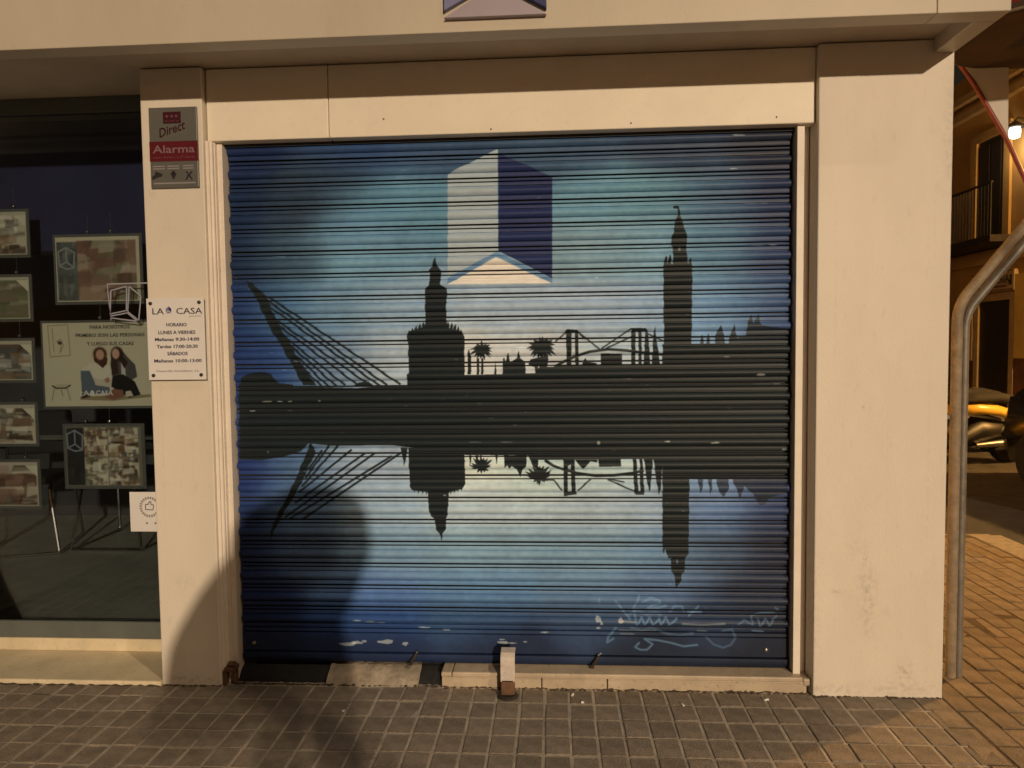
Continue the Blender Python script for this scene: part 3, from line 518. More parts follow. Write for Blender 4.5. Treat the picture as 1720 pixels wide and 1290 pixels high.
('p',[(-0.079,0.901),(-0.085,0.878),(-0.083,0.863),(-0.072,0.875),(-0.066,0.899)],0,(27,31,29),1),
('p',[(-0.078,0.903),(-0.094,0.882),(-0.099,0.87),(-0.083,0.876),(-0.067,0.897)],0,(27,31,29),1),
('p',[(-0.076,0.906),(-0.102,0.894),(-0.117,0.889),(-0.096,0.882),(-0.069,0.894)],0,(27,31,29),1),
('p',[(-0.074,0.906),(-0.106,0.899),(-0.126,0.897),(-0.103,0.886),(-0.071,0.894)],0,(27,31,29),1),
('p',[(-0.072,0.907),(-0.109,0.91),(-0.135,0.917),(-0.111,0.897),(-0.073,0.894)],0,(27,31,29),1),
('p',[(-0.07,0.906),(-0.1,0.918),(-0.123,0.93),(-0.106,0.907),(-0.075,0.894)],0,(27,31,29),1),
('p',[(-0.067,0.904),(-0.085,0.926),(-0.102,0.943),(-0.096,0.919),(-0.078,0.897)],0,(27,31,29),1),
('p',[(-0.066,0.901),(-0.071,0.928),(-0.081,0.946),(-0.084,0.926),(-0.079,0.899)],0,(27,31,29),1),
('p',[(-0.066,0.9),(-0.065,0.926),(-0.07,0.944),(-0.078,0.927),(-0.079,0.9)],0,(27,31,29),1),
('p',[(-0.066,0.898),(-0.055,0.923),(-0.053,0.945),(-0.067,0.927),(-0.079,0.902)],0,(27,31,29),1),
('p',[(-0.068,0.896),(-0.042,0.917),(-0.029,0.943),(-0.051,0.926),(-0.077,0.905)],0,(27,31,29),1),
('p',[(-0.071,0.894),(-0.039,0.902),(-0.019,0.923),(-0.042,0.914),(-0.074,0.906)],0,(27,31,29),1),
('p',[(-0.046,0.9),(-0.052,0.885),(-0.068,0.877),(-0.085,0.879),(-0.097,0.891),(-0.098,0.907),(-0.087,0.92),(-0.069,0.924),(-0.053,0.917),(-0.046,0.902)],0,(27,31,29),1),
('p',[(-0.375,0.987),(-0.37,0.941),(-0.364,0.987)],0,(27,31,29),1),
('p',[(-0.348,0.987),(-0.34,0.963),(-0.333,0.987)],0,(27,31,29),1),
('p',[(-0.329,0.987),(-0.325,0.963),(-0.318,0.987)],0,(27,31,29),1),
('p',[(-0.261,0.987),(-0.256,0.946),(-0.251,0.987)],0,(27,31,29),1),
('p',[(-0.224,0.987),(-0.221,0.935),(-0.209,0.946),(-0.201,0.93),(-0.19,0.943),(-0.169,0.925),(-0.154,0.893),(-0.146,0.924),(-0.128,0.941),(-0.126,0.986)],0,(27,31,29),1),
('p',[(-0.12,0.986),(-0.099,0.941),(-0.078,0.924),(-0.077,0.986)],0,(27,31,29),1),
('p',[(0.024,0.973),(0.045,0.94),(0.066,0.951),(0.077,0.972)],0,(27,31,29),1),
('p',[(0.032,0.973),(0.05,0.972),(0.047,0.811),(0.032,0.811)],0,(27,31,29),1),
('p',[(0.061,0.972),(0.078,0.972),(0.082,0.819),(0.065,0.819)],0,(27,31,29),1),
('p',[(0.031,0.83),(0.084,0.83),(0.087,0.819),(0.031,0.811)],0,(27,31,29),1),
('p',[(0.08,0.967),(0.114,0.928),(0.146,0.961),(0.175,0.956),(0.175,0.967)],0,(27,31,29),1),
('p',[(0.179,0.972),(0.274,0.972),(0.274,0.94),(0.182,0.939)],0,(27,31,29),1),
('p',[(0.325,0.972),(0.34,0.972),(0.348,0.821),(0.331,0.821)],0,(27,31,29),1),
('p',[(0.354,0.972),(0.365,0.972),(0.373,0.822),(0.356,0.822)],0,(27,31,29),1),
('p',[(0.33,0.833),(0.373,0.833),(0.372,0.817),(0.338,0.816)],0,(27,31,29),1),
('p',[(0.372,0.972),(0.383,0.886),(0.394,0.825),(0.403,0.886),(0.409,0.972)],0,(27,31,29),1),
('p',[(0.412,0.972),(0.425,0.87),(0.435,0.814),(0.443,0.859),(0.451,0.971)],0,(27,31,29),1),
('l',[(-0.045,0.963),(-0.011,0.943),(0.024,0.928),(0.087,0.91),(0.167,0.898),(0.246,0.9),(0.325,0.91),(0.367,0.918)],0.011,(27,31,29),1),
('l',[(0.092,0.837),(0.147,0.884)],0.0055,(27,31,29),1),
('l',[(0.22,0.881),(0.335,0.832)],0.0055,(27,31,29),1),
('l',[(0.225,0.884),(0.288,0.871)],0.0055,(27,31,29),1),
('l',[(0.023,0.838),(-0.011,0.88),(-0.046,0.881)],0.0055,(27,31,29),1),
('p',[(0.449,0.895),(0.449,0.617),(0.452,0.564),(0.463,0.586),(0.466,0.564),(0.476,0.543),(0.484,0.55),(0.487,0.486),(0.498,0.472),(0.503,0.438),(0.507,0.41),(0.513,0.426),(0.526,0.438),(0.528,0.472),(0.543,0.484),(0.544,0.55),(0.559,0.567),(0.562,0.895)],0,(27,31,29),1),
('p',[(0.506,0.538),(0.517,0.538),(0.515,0.519),(0.508,0.522)],0,(80,92,95),1),
('p',[(0.596,0.895),(0.602,0.85),(0.609,0.82),(0.617,0.856),(0.622,0.895)],0,(30,34,40),0.8),
('p',[(0.639,0.895),(0.644,0.85),(0.65,0.813),(0.655,0.85),(0.658,0.895)],0,(30,34,40),0.8),
('p',[(0.675,0.895),(0.677,0.856),(0.687,0.828),(0.706,0.808),(0.722,0.834),(0.726,0.856),(0.726,0.895)],0,(30,34,40),0.8),
('p',[(0.741,0.895),(0.746,0.867),(0.762,0.834),(0.773,0.796),(0.784,0.834),(0.788,0.856),(0.811,0.834),(0.827,0.823),(0.843,0.79),(0.857,0.772),(0.878,0.776),(0.896,0.806),(0.968,0.823),(0.968,0.894)],0,(30,34,40),0.8),
('l',[(0.249,0.358),(0.278,0.317),(0.309,0.279)],0.009349999999999999,(120,150,165),0.47),
('l',[(0.35,0.379),(0.327,0.326),(0.338,0.255)],0.0102,(120,150,165),0.41),
('l',[(0.364,0.356),(0.396,0.371),(0.436,0.363),(0.438,0.345),(0.407,0.339),(0.384,0.321),(0.43,0.327),(0.464,0.336)],0.0102,(120,150,165),0.43),
('l',[(0.481,0.31),(0.499,0.334),(0.533,0.334),(0.539,0.311)],0.0085,(120,150,165),0.41),
('l',[(0.561,0.293),(0.601,0.335)],0.0085,(120,150,165),0.47),
('l',[(0.556,0.311),(0.613,0.311)],0.007649999999999999,(120,150,165),0.54),
('l',[(0.344,0.261),(0.361,0.285),(0.372,0.256),(0.395,0.285),(0.407,0.256),(0.436,0.28),(0.441,0.256),(0.464,0.286),(0.476,0.257),(0.51,0.281)],0.007649999999999999,(120,150,165),0.54),
('l',[(0.251,0.236),(0.216,0.194),(0.213,0.173),(0.239,0.189)],0.0102,(120,150,165),0.41),
('l',[(0.349,0.172),(0.332,0.154),(0.355,0.142),(0.384,0.143),(0.407,0.167),(0.372,0.19),(0.43,0.185),(0.487,0.174),(0.539,0.16),(0.596,0.167)],0.009349999999999999,(120,150,165),0.47),
('l',[(0.636,0.2),(0.664,0.171),(0.704,0.156),(0.738,0.169),(0.758,0.201),(0.743,0.236),(0.704,0.23)],0.009349999999999999,(120,150,165),0.3),
('l',[(0.309,0.296),(0.332,0.314),(0.361,0.306),(0.384,0.297),(0.418,0.306),(0.441,0.295)],0.011899999999999999,(120,150,165),0.27),
('l',[(0.315,0.237),(0.361,0.229),(0.407,0.238),(0.464,0.215),(0.521,0.207),(0.579,0.217)],0.0102,(120,150,165),0.27),
('l',[(0.766,0.263),(0.794,0.278),(0.828,0.261),(0.822,0.296),(0.862,0.311),(0.918,0.312)],0.007649999999999999,(120,150,165),0.38),
('l',[(0.851,0.285),(0.856,0.255),(0.884,0.285),(0.896,0.256),(0.913,0.28),(0.929,0.297)],0.007649999999999999,(120,150,165),0.41),
('l',[(0.828,0.232),(0.873,0.229)],0.0068,(120,150,165),0.47),
('l',[(0.923,0.332),(0.935,0.324)],0.0068,(120,150,165),0.47),
('l',[(0.18,0.366),(0.179,0.348)],0.0068,(120,150,165),0.41),
('l',[(0.533,0.262),(0.613,0.258),(0.709,0.264)],0.009,(175,160,130),0.45),
('l',[(0.263,0.266),(0.292,0.269),(0.332,0.266)],0.009,(175,160,130),0.4),
('l',[(0.263,0.228),(0.349,0.225),(0.418,0.227)],0.006,(175,160,130),0.4),
('l',[(0.268,0.212),(0.326,0.211)],0.005,(175,160,130),0.4),
('l',[(0.596,0.229),(0.635,0.228)],0.005,(175,160,130),0.4),
('p',[(-0.895,0.15),(-0.898,0.144),(-0.919,0.141),(-0.942,0.142),(-0.957,0.146),(-0.971,0.153),(-0.94,0.156),(-0.919,0.157),(-0.885,0.158)],0,(205,195,185),0.55),
('p',[(-0.858,0.158),(-0.86,0.152),(-0.88,0.151),(-0.9,0.15),(-0.91,0.155),(-0.912,0.16),(-0.898,0.164),(-0.88,0.165),(-0.87,0.161)],0,(205,195,185),0.55),
('p',[(-0.843,0.164),(-0.842,0.16),(-0.85,0.158),(-0.859,0.159),(-0.862,0.162),(-0.864,0.165),(-0.859,0.168),(-0.85,0.168),(-0.842,0.167)],0,(205,195,185),0.55),
('p',[(-0.724,0.163),(-0.73,0.156),(-0.75,0.152),(-0.77,0.155),(-0.793,0.158),(-0.794,0.166),(-0.768,0.168),(-0.749,0.174),(-0.725,0.17)],0,(205,195,185),0.55),
('p',[(-0.655,0.155),(-0.662,0.151),(-0.667,0.143),(-0.674,0.148),(-0.684,0.151),(-0.682,0.159),(-0.673,0.162),(-0.667,0.163),(-0.659,0.163)],0,(205,195,185),0.55),
('p',[(-0.797,0.255),(-0.802,0.251),(-0.818,0.248),(-0.834,0.251),(-0.84,0.253),(-0.852,0.257),(-0.832,0.258),(-0.818,0.262),(-0.808,0.258)],0,(150,140,100),0.55),
('p',[(-0.754,0.25),(-0.76,0.248),(-0.772,0.246),(-0.785,0.247),(-0.796,0.248),(-0.79,0.251),(-0.785,0.253),(-0.773,0.253),(-0.759,0.253)],0,(205,195,185),0.55),
('p',[(-0.858,0.26),(-0.866,0.258),(-0.878,0.256),(-0.889,0.257),(-0.896,0.259),(-0.902,0.261),(-0.892,0.262),(-0.877,0.264),(-0.865,0.262)],0,(205,195,185),0.55),
('p',[(-0.556,0.229),(-0.558,0.227),(-0.574,0.225),(-0.596,0.225),(-0.601,0.227),(-0.616,0.229),(-0.599,0.232),(-0.576,0.231),(-0.556,0.231)],0,(205,195,185),0.55),
('p',[(-0.218,0.167),(-0.219,0.161),(-0.235,0.16),(-0.248,0.161),(-0.259,0.163),(-0.265,0.17),(-0.247,0.172),(-0.235,0.172),(-0.22,0.172)],0,(205,195,185),0.55),
('p',[(-0.227,0.18),(-0.233,0.178),(-0.241,0.176),(-0.251,0.176),(-0.258,0.178),(-0.253,0.18),(-0.251,0.183),(-0.241,0.182),(-0.234,0.182)],0,(205,195,185),0.55),
('p',[(-0.173,0.165),(-0.185,0.162),(-0.199,0.16),(-0.215,0.162),(-0.235,0.162),(-0.225,0.165),(-0.215,0.166),(-0.2,0.168),(-0.186,0.166)],0,(205,195,185),0.55),
('p',[(-0.133,0.171),(-0.134,0.168),(-0.141,0.167),(-0.145,0.168),(-0.15,0.169),(-0.151,0.171),(-0.147,0.173),(-0.14,0.174),(-0.135,0.173)],0,(205,195,185),0.55),
('p',[(-0.228,0.132),(-0.229,0.13),(-0.234,0.127),(-0.241,0.128),(-0.248,0.13),(-0.25,0.134),(-0.242,0.136),(-0.234,0.137),(-0.227,0.135)],0,(205,195,185),0.55),
('p',[(0.187,0.274),(0.188,0.266),(0.177,0.265),(0.167,0.263),(0.164,0.271),(0.16,0.278),(0.168,0.284),(0.178,0.285),(0.185,0.281)],0,(205,195,185),0.55),
('p',[(0.195,0.259),(0.196,0.252),(0.189,0.251),(0.183,0.25),(0.182,0.256),(0.182,0.261),(0.185,0.265),(0.19,0.269),(0.193,0.263)],0,(205,195,185),0.55),
('p',[(0.188,0.235),(0.183,0.232),(0.177,0.23),(0.17,0.231),(0.164,0.233),(0.167,0.236),(0.17,0.239),(0.177,0.241),(0.182,0.237)],0,(205,195,185),0.55),
('p',[(0.176,0.285),(0.174,0.282),(0.171,0.281),(0.168,0.282),(0.167,0.284),(0.164,0.287),(0.167,0.289),(0.171,0.29),(0.175,0.288)],0,(205,195,185),0.55),
('p',[(0.286,0.27),(0.279,0.265),(0.274,0.26),(0.267,0.261),(0.262,0.266),(0.259,0.274),(0.266,0.28),(0.275,0.283),(0.279,0.275)],0,(225,205,160),0.55),
('p',[(0.874,1.324),(0.87,1.32),(0.858,1.318),(0.845,1.319),(0.835,1.322),(0.84,1.326),(0.844,1.33),(0.858,1.329),(0.869,1.328)],0,(215,205,195),0.55),
('p',[(0.913,1.286),(0.898,1.285),(0.869,1.285),(0.845,1.285),(0.827,1.286),(0.82,1.288),(0.835,1.289),(0.871,1.289),(0.892,1.288)],0,(205,195,185),0.55),
('p',[(0.936,1.286),(0.935,1.284),(0.921,1.284),(0.91,1.284),(0.906,1.286),(0.904,1.287),(0.909,1.289),(0.922,1.289),(0.934,1.288)],0,(205,195,185),0.55),
('p',[(0.875,1.857),(0.877,1.855),(0.853,1.855),(0.835,1.856),(0.825,1.857),(0.81,1.859),(0.827,1.861),(0.854,1.861),(0.872,1.859)],0,(205,195,185),0.55),
('p',[(0.922,1.858),(0.917,1.856),(0.91,1.855),(0.9,1.856),(0.888,1.857),(0.888,1.861),(0.898,1.863),(0.91,1.862),(0.918,1.861)],0,(205,195,185),0.55),
('p',[(0.784,2.308),(0.786,2.306),(0.764,2.306),(0.745,2.306),(0.733,2.309),(0.734,2.311),(0.743,2.313),(0.764,2.311),(0.781,2.31)],0,(205,195,185),0.55),
('p',[(0.758,2.176),(0.753,2.175),(0.744,2.174),(0.732,2.174),(0.726,2.176),(0.727,2.178),(0.728,2.18),(0.745,2.179),(0.761,2.178)],0,(205,195,185),0.55),
('p',[(0.856,2.03),(0.849,2.029),(0.828,2.029),(0.802,2.029),(0.786,2.031),(0.789,2.033),(0.806,2.033),(0.828,2.033),(0.848,2.032)],0,(130,135,140),0.55),
('p',[(0.889,2.032),(0.884,2.031),(0.873,2.031),(0.859,2.031),(0.853,2.032),(0.857,2.033),(0.863,2.034),(0.874,2.035),(0.882,2.033)],0,(130,135,140),0.55),
('p',[(0.569,1.678),(0.568,1.675),(0.562,1.673),(0.556,1.675),(0.552,1.677),(0.551,1.68),(0.556,1.681),(0.562,1.683),(0.565,1.68)],0,(205,195,185),0.55),
('p',[(0.527,1.58),(0.516,1.578),(0.508,1.578),(0.496,1.577),(0.487,1.579),(0.492,1.581),(0.497,1.582),(0.509,1.583),(0.52,1.582)],0,(140,140,130),0.55),
('p',[(0.563,1.579),(0.564,1.577),(0.557,1.576),(0.549,1.577),(0.543,1.578),(0.543,1.581),(0.55,1.581),(0.557,1.582),(0.565,1.581)],0,(205,195,185),0.55),
('p',[(0.614,1.578),(0.604,1.577),(0.596,1.576),(0.579,1.576),(0.574,1.578),(0.57,1.58),(0.579,1.582),(0.596,1.581),(0.603,1.58)],0,(130,140,145),0.55),
('p',[(0.899,1.582),(0.889,1.58),(0.878,1.578),(0.859,1.579),(0.852,1.581),(0.844,1.584),(0.859,1.585),(0.877,1.585),(0.895,1.584)],0,(140,140,145),0.55),
('p',[(0.188,1.042),(0.186,1.036),(0.181,1.032),(0.176,1.034),(0.173,1.039),(0.173,1.044),(0.177,1.048),(0.181,1.051),(0.184,1.046)],0,(205,195,185),0.55),
('p',[(0.478,1.046),(0.479,1.043),(0.47,1.042),(0.462,1.043),(0.455,1.044),(0.458,1.047),(0.463,1.048),(0.47,1.048),(0.479,1.048)],0,(205,195,185),0.55),
('p',[(0.688,1.04),(0.681,1.037),(0.669,1.036),(0.656,1.035),(0.648,1.038),(0.651,1.041),(0.661,1.042),(0.67,1.045),(0.681,1.043)],0,(205,195,185),0.55),
('p',[(0.482,1.045),(0.479,1.045),(0.477,1.043),(0.473,1.044),(0.47,1.045),(0.471,1.046),(0.473,1.047),(0.477,1.048),(0.481,1.047)],0,(205,195,185),0.55),
('p',[(0.967,1.008),(0.962,1.007),(0.956,1.005),(0.949,1.005),(0.947,1.008),(0.945,1.009),(0.948,1.012),(0.957,1.012),(0.964,1.011)],0,(205,195,185),0.55),
('p',[(-1.233,1.228),(-1.234,1.226),(-1.25,1.225),(-1.269,1.225),(-1.278,1.227),(-1.274,1.229),(-1.264,1.23),(-1.25,1.231),(-1.231,1.23)],0,(205,195,185),0.55),
('p',[(-1.185,1.227),(-1.185,1.225),(-1.194,1.225),(-1.204,1.225),(-1.212,1.226),(-1.208,1.228),(-1.204,1.23),(-1.194,1.23),(-1.186,1.229)],0,(205,195,185),0.55),
('p',[(-1.142,1.227),(-1.143,1.226),(-1.149,1.225),(-1.16,1.224),(-1.161,1.227),(-1.166,1.228),(-1.156,1.229),(-1.148,1.231),(-1.143,1.229)],0,(205,195,185),0.55),
('p',[(-1.311,1.187),(-1.313,1.185),(-1.32,1.183),(-1.332,1.184),(-1.341,1.186),(-1.338,1.188),(-1.329,1.189),(-1.32,1.189),(-1.311,1.188)],0,(205,195,185),0.55),
('p',[(-1.015,1.229),(-1.018,1.227),(-1.021,1.226),(-1.025,1.225),(-1.026,1.228),(-1.028,1.23),(-1.024,1.231),(-1.021,1.232),(-1.017,1.231)],0,(205,195,185),0.55),
('p',[(-1.106,1.401),(-1.116,1.399),(-1.122,1.397),(-1.132,1.399),(-1.142,1.4),(-1.136,1.402),(-1.134,1.404),(-1.123,1.403),(-1.115,1.402)],0,(120,130,130),0.55),
('p',[(-0.319,1.046),(-0.32,1.045),(-0.338,1.044),(-0.364,1.044),(-0.375,1.046),(-0.371,1.047),(-0.364,1.049),(-0.338,1.048),(-0.322,1.047)],0,(110,110,100),0.55),
('p',[(-0.181,1.046),(-0.189,1.044),(-0.209,1.043),(-0.231,1.043),(-0.232,1.045),(-0.245,1.047),(-0.229,1.048),(-0.209,1.048),(-0.19,1.047)],0,(110,110,100),0.55),
('p',[(-1.259,1.003),(-1.26,0.999),(-1.262,0.998),(-1.264,0.997),(-1.265,1.0),(-1.265,1.005),(-1.263,1.008),(-1.261,1.01),(-1.259,1.008)],0,(190,190,185),0.55),
('p',[(-0.414,1.401),(-0.42,1.4),(-0.423,1.399),(-0.428,1.399),(-0.431,1.4),(-0.433,1.402),(-0.428,1.402),(-0.423,1.403),(-0.418,1.402)],0,(120,120,110),0.55),
('p',[(0.324,1.312),(0.323,1.31),(0.311,1.309),(0.299,1.311),(0.29,1.312),(0.284,1.313),(0.299,1.314),(0.309,1.314),(0.319,1.313)],0,(120,120,110),0.55),
('p',[(0.732,1.4),(0.728,1.398),(0.718,1.397),(0.708,1.398),(0.705,1.4),(0.703,1.401),(0.707,1.403),(0.717,1.403),(0.724,1.402)],0,(150,145,130),0.55),
('p',[(-0.475,0.813),(-0.477,0.811),(-0.482,0.81),(-0.488,0.811),(-0.49,0.813),(-0.489,0.814),(-0.489,0.817),(-0.482,0.817),(-0.477,0.815)],0,(205,195,185),0.55),
('p',[(0.184,1.74),(0.183,1.737),(0.18,1.734),(0.175,1.734),(0.173,1.738),(0.171,1.742),(0.176,1.744),(0.18,1.744),(0.184,1.743)],0,(180,185,180),0.55),
('p',[(-1.155,1.853),(-1.162,1.852),(-1.178,1.851),(-1.193,1.853),(-1.207,1.854),(-1.213,1.855),(-1.194,1.855),(-1.18,1.855),(-1.166,1.855)],0,(120,135,145),0.55),
('p',[(0.396,1.286),(0.394,1.285),(0.388,1.284),(0.381,1.284),(0.378,1.286),(0.377,1.287),(0.38,1.288),(0.388,1.288),(0.397,1.288)],0,(110,110,100),0.55),
('p',[(0.19,0.122),(0.187,0.12),(0.185,0.118),(0.182,0.118),(0.18,0.121),(0.181,0.124),(0.182,0.127),(0.185,0.126),(0.188,0.125)],0,(205,195,185),0.55),
('p',[(-0.472,0.219),(-0.469,0.217),(-0.483,0.217),(-0.497,0.216),(-0.499,0.218),(-0.505,0.22),(-0.495,0.221),(-0.484,0.221),(-0.47,0.221)],0,(205,195,185),0.55),
('p',[(-0.032,0.214),(-0.045,0.213),(-0.052,0.21),(-0.068,0.211),(-0.076,0.212),(-0.075,0.214),(-0.065,0.216),(-0.054,0.216),(-0.041,0.216)],0,(205,195,185),0.55),
('p',[(0.671,1.838),(0.67,1.837),(0.667,1.836),(0.663,1.837),(0.659,1.838),(0.658,1.839),(0.661,1.84),(0.667,1.839),(0.67,1.839)],0,(175,170,160),0.34),
('p',[(0.241,0.611),(0.237,0.61),(0.229,0.61),(0.221,0.61),(0.215,0.611),(0.214,0.612),(0.223,0.612),(0.229,0.612),(0.235,0.612)],0,(150,155,155),0.36),
('p',[(-0.139,1.408),(-0.139,1.407),(-0.142,1.407),(-0.144,1.407),(-0.145,1.408),(-0.147,1.409),(-0.145,1.41),(-0.141,1.41),(-0.139,1.409)],0,(175,170,160),0.19),
('p',[(-0.154,0.9),(-0.153,0.898),(-0.157,0.898),(-0.16,0.898),(-0.162,0.899),(-0.162,0.9),(-0.16,0.901),(-0.157,0.902),(-0.154,0.901)],0,(175,170,160),0.31),
('p',[(-0.121,1.172),(-0.124,1.171),(-0.128,1.171),(-0.131,1.17),(-0.135,1.171),(-0.133,1.173),(-0.131,1.174),(-0.127,1.174),(-0.124,1.173)],0,(150,155,155),0.4),
('p',[(0.279,0.306),(0.277,0.305),(0.274,0.304),(0.271,0.305),(0.268,0.305),(0.27,0.306),(0.271,0.306),(0.274,0.307),(0.278,0.307)],0,(120,125,125),0.36),
('p',[(0.147,1.879),(0.149,1.877),(0.143,1.877),(0.138,1.877),(0.135,1.878),(0.136,1.88),(0.139,1.881),(0.144,1.882),(0.147,1.88)],0,(120,125,125),0.16),
('p',[(-0.795,1.379),(-0.797,1.378),(-0.802,1.377),(-0.808,1.378),(-0.811,1.378),(-0.814,1.379),(-0.807,1.38),(-0.802,1.38),(-0.796,1.38)],0,(150,155,155),0.24),
('p',[(-0.171,0.442),(-0.172,0.441),(-0.175,0.44),(-0.178,0.441),(-0.181,0.441),(-0.18,0.443),(-0.177,0.443),(-0.175,0.444),(-0.173,0.443)],0,(150,155,155),0.34),
('p',[(-1.313,1.716),(-1.315,1.715),(-1.318,1.714),(-1.32,1.714),(-1.324,1.715),(-1.324,1.716),(-1.321,1.717),(-1.317,1.718),(-1.315,1.717)],0,(175,170,160),0.24),
('p',[(-0.48,1.232),(-0.48,1.231),(-0.483,1.231),(-0.485,1.231),(-0.486,1.232),(-0.487,1.233),(-0.485,1.234),(-0.482,1.234),(-0.48,1.233)],0,(175,170,160),0.24),
('p',[(0.256,1.006),(0.253,1.006),(0.248,1.005),(0.241,1.006),(0.233,1.006),(0.238,1.007),(0.24,1.008),(0.248,1.008),(0.254,1.007)],0,(175,170,160),0.24),
('p',[(0.388,1.698),(0.386,1.697),(0.383,1.696),(0.38,1.697),(0.378,1.697),(0.379,1.698),(0.38,1.699),(0.383,1.699),(0.385,1.699)],0,(120,125,125),0.29),
('p',[(0.11,0.571),(0.104,0.57),(0.099,0.568),(0.091,0.569),(0.083,0.57),(0.087,0.571),(0.092,0.572),(0.099,0.574),(0.108,0.573)],0,(150,155,155),0.34),
('p',[(-0.624,2.204),(-0.626,2.202),(-0.632,2.202),(-0.641,2.202),(-0.646,2.203),(-0.642,2.205),(-0.638,2.205),(-0.632,2.206),(-0.627,2.205)],0,(150,155,155),0.23),
('p',[(-0.244,1.175),(-0.243,1.174),(-0.25,1.174),(-0.254,1.174),(-0.259,1.175),(-0.258,1.175),(-0.255,1.176),(-0.249,1.176),(-0.244,1.176)],0,(150,155,155),0.15),
('p',[(0.785,1.573),(0.788,1.572),(0.781,1.572),(0.775,1.572),(0.769,1.573),(0.772,1.573),(0.774,1.574),(0.78,1.574),(0.787,1.574)],0,(120,125,125),0.22),
('p',[(-0.509,0.301),(-0.511,0.3),(-0.519,0.299),(-0.526,0.299),(-0.533,0.3),(-0.534,0.302),(-0.525,0.302),(-0.519,0.303),(-0.514,0.302)],0,(150,155,155),0.36),
('p',[(-0.294,0.471),(-0.294,0.47),(-0.301,0.47),(-0.307,0.469),(-0.309,0.471),(-0.311,0.472),(-0.306,0.473),(-0.301,0.474),(-0.295,0.473)],0,(120,125,125),0.39),
('p',[(0.305,2.028),(0.304,2.027),(0.299,2.027),(0.294,2.027),(0.292,2.028),(0.289,2.029),(0.294,2.029),(0.299,2.029),(0.303,2.029)],0,(150,155,155),0.32),
('p',[(-1.195,1.341),(-1.195,1.34),(-1.198,1.34),(-1.2,1.34),(-1.202,1.341),(-1.203,1.342),(-1.2,1.343),(-1.198,1.343),(-1.195,1.342)],0,(120,125,125),0.22),
('p',[(0.546,0.749),(0.542,0.748),(0.537,0.748),(0.53,0.747),(0.529,0.749),(0.526,0.75),(0.53,0.752),(0.537,0.751),(0.543,0.751)],0,(175,170,160),0.34),
('p',[(0.85,1.604),(0.846,1.603),(0.841,1.602),(0.834,1.602),(0.83,1.603),(0.83,1.605),(0.834,1.606),(0.841,1.606),(0.845,1.605)],0,(175,170,160),0.28),
('p',[(-1.122,0.917),(-1.123,0.915),(-1.132,0.916),(-1.138,0.916),(-1.144,0.917),(-1.144,0.918),(-1.139,0.92),(-1.132,0.919),(-1.125,0.919)],0,(175,170,160),0.28),
('p',[(-0.955,1.503),(-0.957,1.502),(-0.959,1.501),(-0.963,1.501),(-0.965,1.502),(-0.965,1.503),(-0.963,1.504),(-0.959,1.504),(-0.956,1.504)],0,(175,170,160),0.21),
('p',[(-0.012,0.658),(-0.013,0.656),(-0.018,0.655),(-0.023,0.657),(-0.028,0.657),(-0.029,0.659),(-0.024,0.66),(-0.018,0.66),(-0.015,0.659)],0,(150,155,155),0.28),
('p',[(-0.325,1.465),(-0.327,1.463),(-0.329,1.463),(-0.332,1.463),(-0.333,1.464),(-0.333,1.465),(-0.332,1.467),(-0.329,1.466),(-0.327,1.466)],0,(150,155,155),0.27),
('p',[(-1.032,0.991),(-1.035,0.99),(-1.04,0.988),(-1.047,0.989),(-1.051,0.99),(-1.049,0.992),(-1.047,0.993),(-1.041,0.993),(-1.036,0.992)],0,(150,155,155),0.27),
('p',[(-0.992,0.538),(-0.999,0.538),(-1.006,0.537),(-1.016,0.537),(-1.022,0.538),(-1.017,0.539),(-1.014,0.539),(-1.005,0.54),(-0.995,0.539)],0,(120,125,125),0.39),
('p',[(0.765,1.367),(0.761,1.366),(0.756,1.365),(0.749,1.366),(0.745,1.367),(0.746,1.368),(0.748,1.369),(0.756,1.369),(0.765,1.369)],0,(120,125,125),0.21),
('p',[(-0.735,0.395),(-0.735,0.393),(-0.739,0.393),(-0.742,0.393),(-0.744,0.394),(-0.743,0.395),(-0.741,0.396),(-0.739,0.396),(-0.735,0.396)],0,(120,125,125),0.28),
('p',[(-0.315,1.212),(-0.319,1.211),(-0.326,1.21),(-0.333,1.21),(-0.335,1.212),(-0.336,1.213),(-0.332,1.214),(-0.326,1.214),(-0.319,1.214)],0,(175,170,160),0.2),
('p',[(-0.267,1.149),(-0.267,1.148),(-0.276,1.147),(-0.284,1.148),(-0.289,1.148),(-0.291,1.149),(-0.285,1.15),(-0.277,1.15),(-0.27,1.15)],0,(150,155,155),0.3),
('p',[(0.664,0.419),(0.663,0.418),(0.657,0.417),(0.65,0.417),(0.648,0.419),(0.642,0.42),(0.651,0.421),(0.657,0.421),(0.663,0.421)],0,(120,125,125),0.26),
('p',[(0.407,1.984),(0.406,1.983),(0.401,1.983),(0.395,1.983),(0.391,1.984),(0.391,1.984),(0.395,1.985),(0.401,1.985),(0.406,1.984)],0,(120,125,125),0.19),
('p',[(-1.09,0.92),(-1.094,0.919),(-1.098,0.917),(-1.104,0.918),(-1.108,0.919),(-1.106,0.921),(-1.103,0.922),(-1.098,0.923),(-1.093,0.922)],0,(150,155,155),0.36),
('p',[(-0.918,1.452),(-0.921,1.451),(-0.926,1.451),(-0.931,1.451),(-0.935,1.452),(-0.935,1.453),(-0.932,1.454),(-0.925,1.454),(-0.922,1.453)],0,(175,170,160),0.35),
('p',[(-0.574,0.179),(-0.575,0.178),(-0.578,0.178),(-0.581,0.178),(-0.584,0.178),(-0.582,0.179),(-0.58,0.18),(-0.577,0.18),(-0.573,0.18)],0,(120,125,125),0.33),
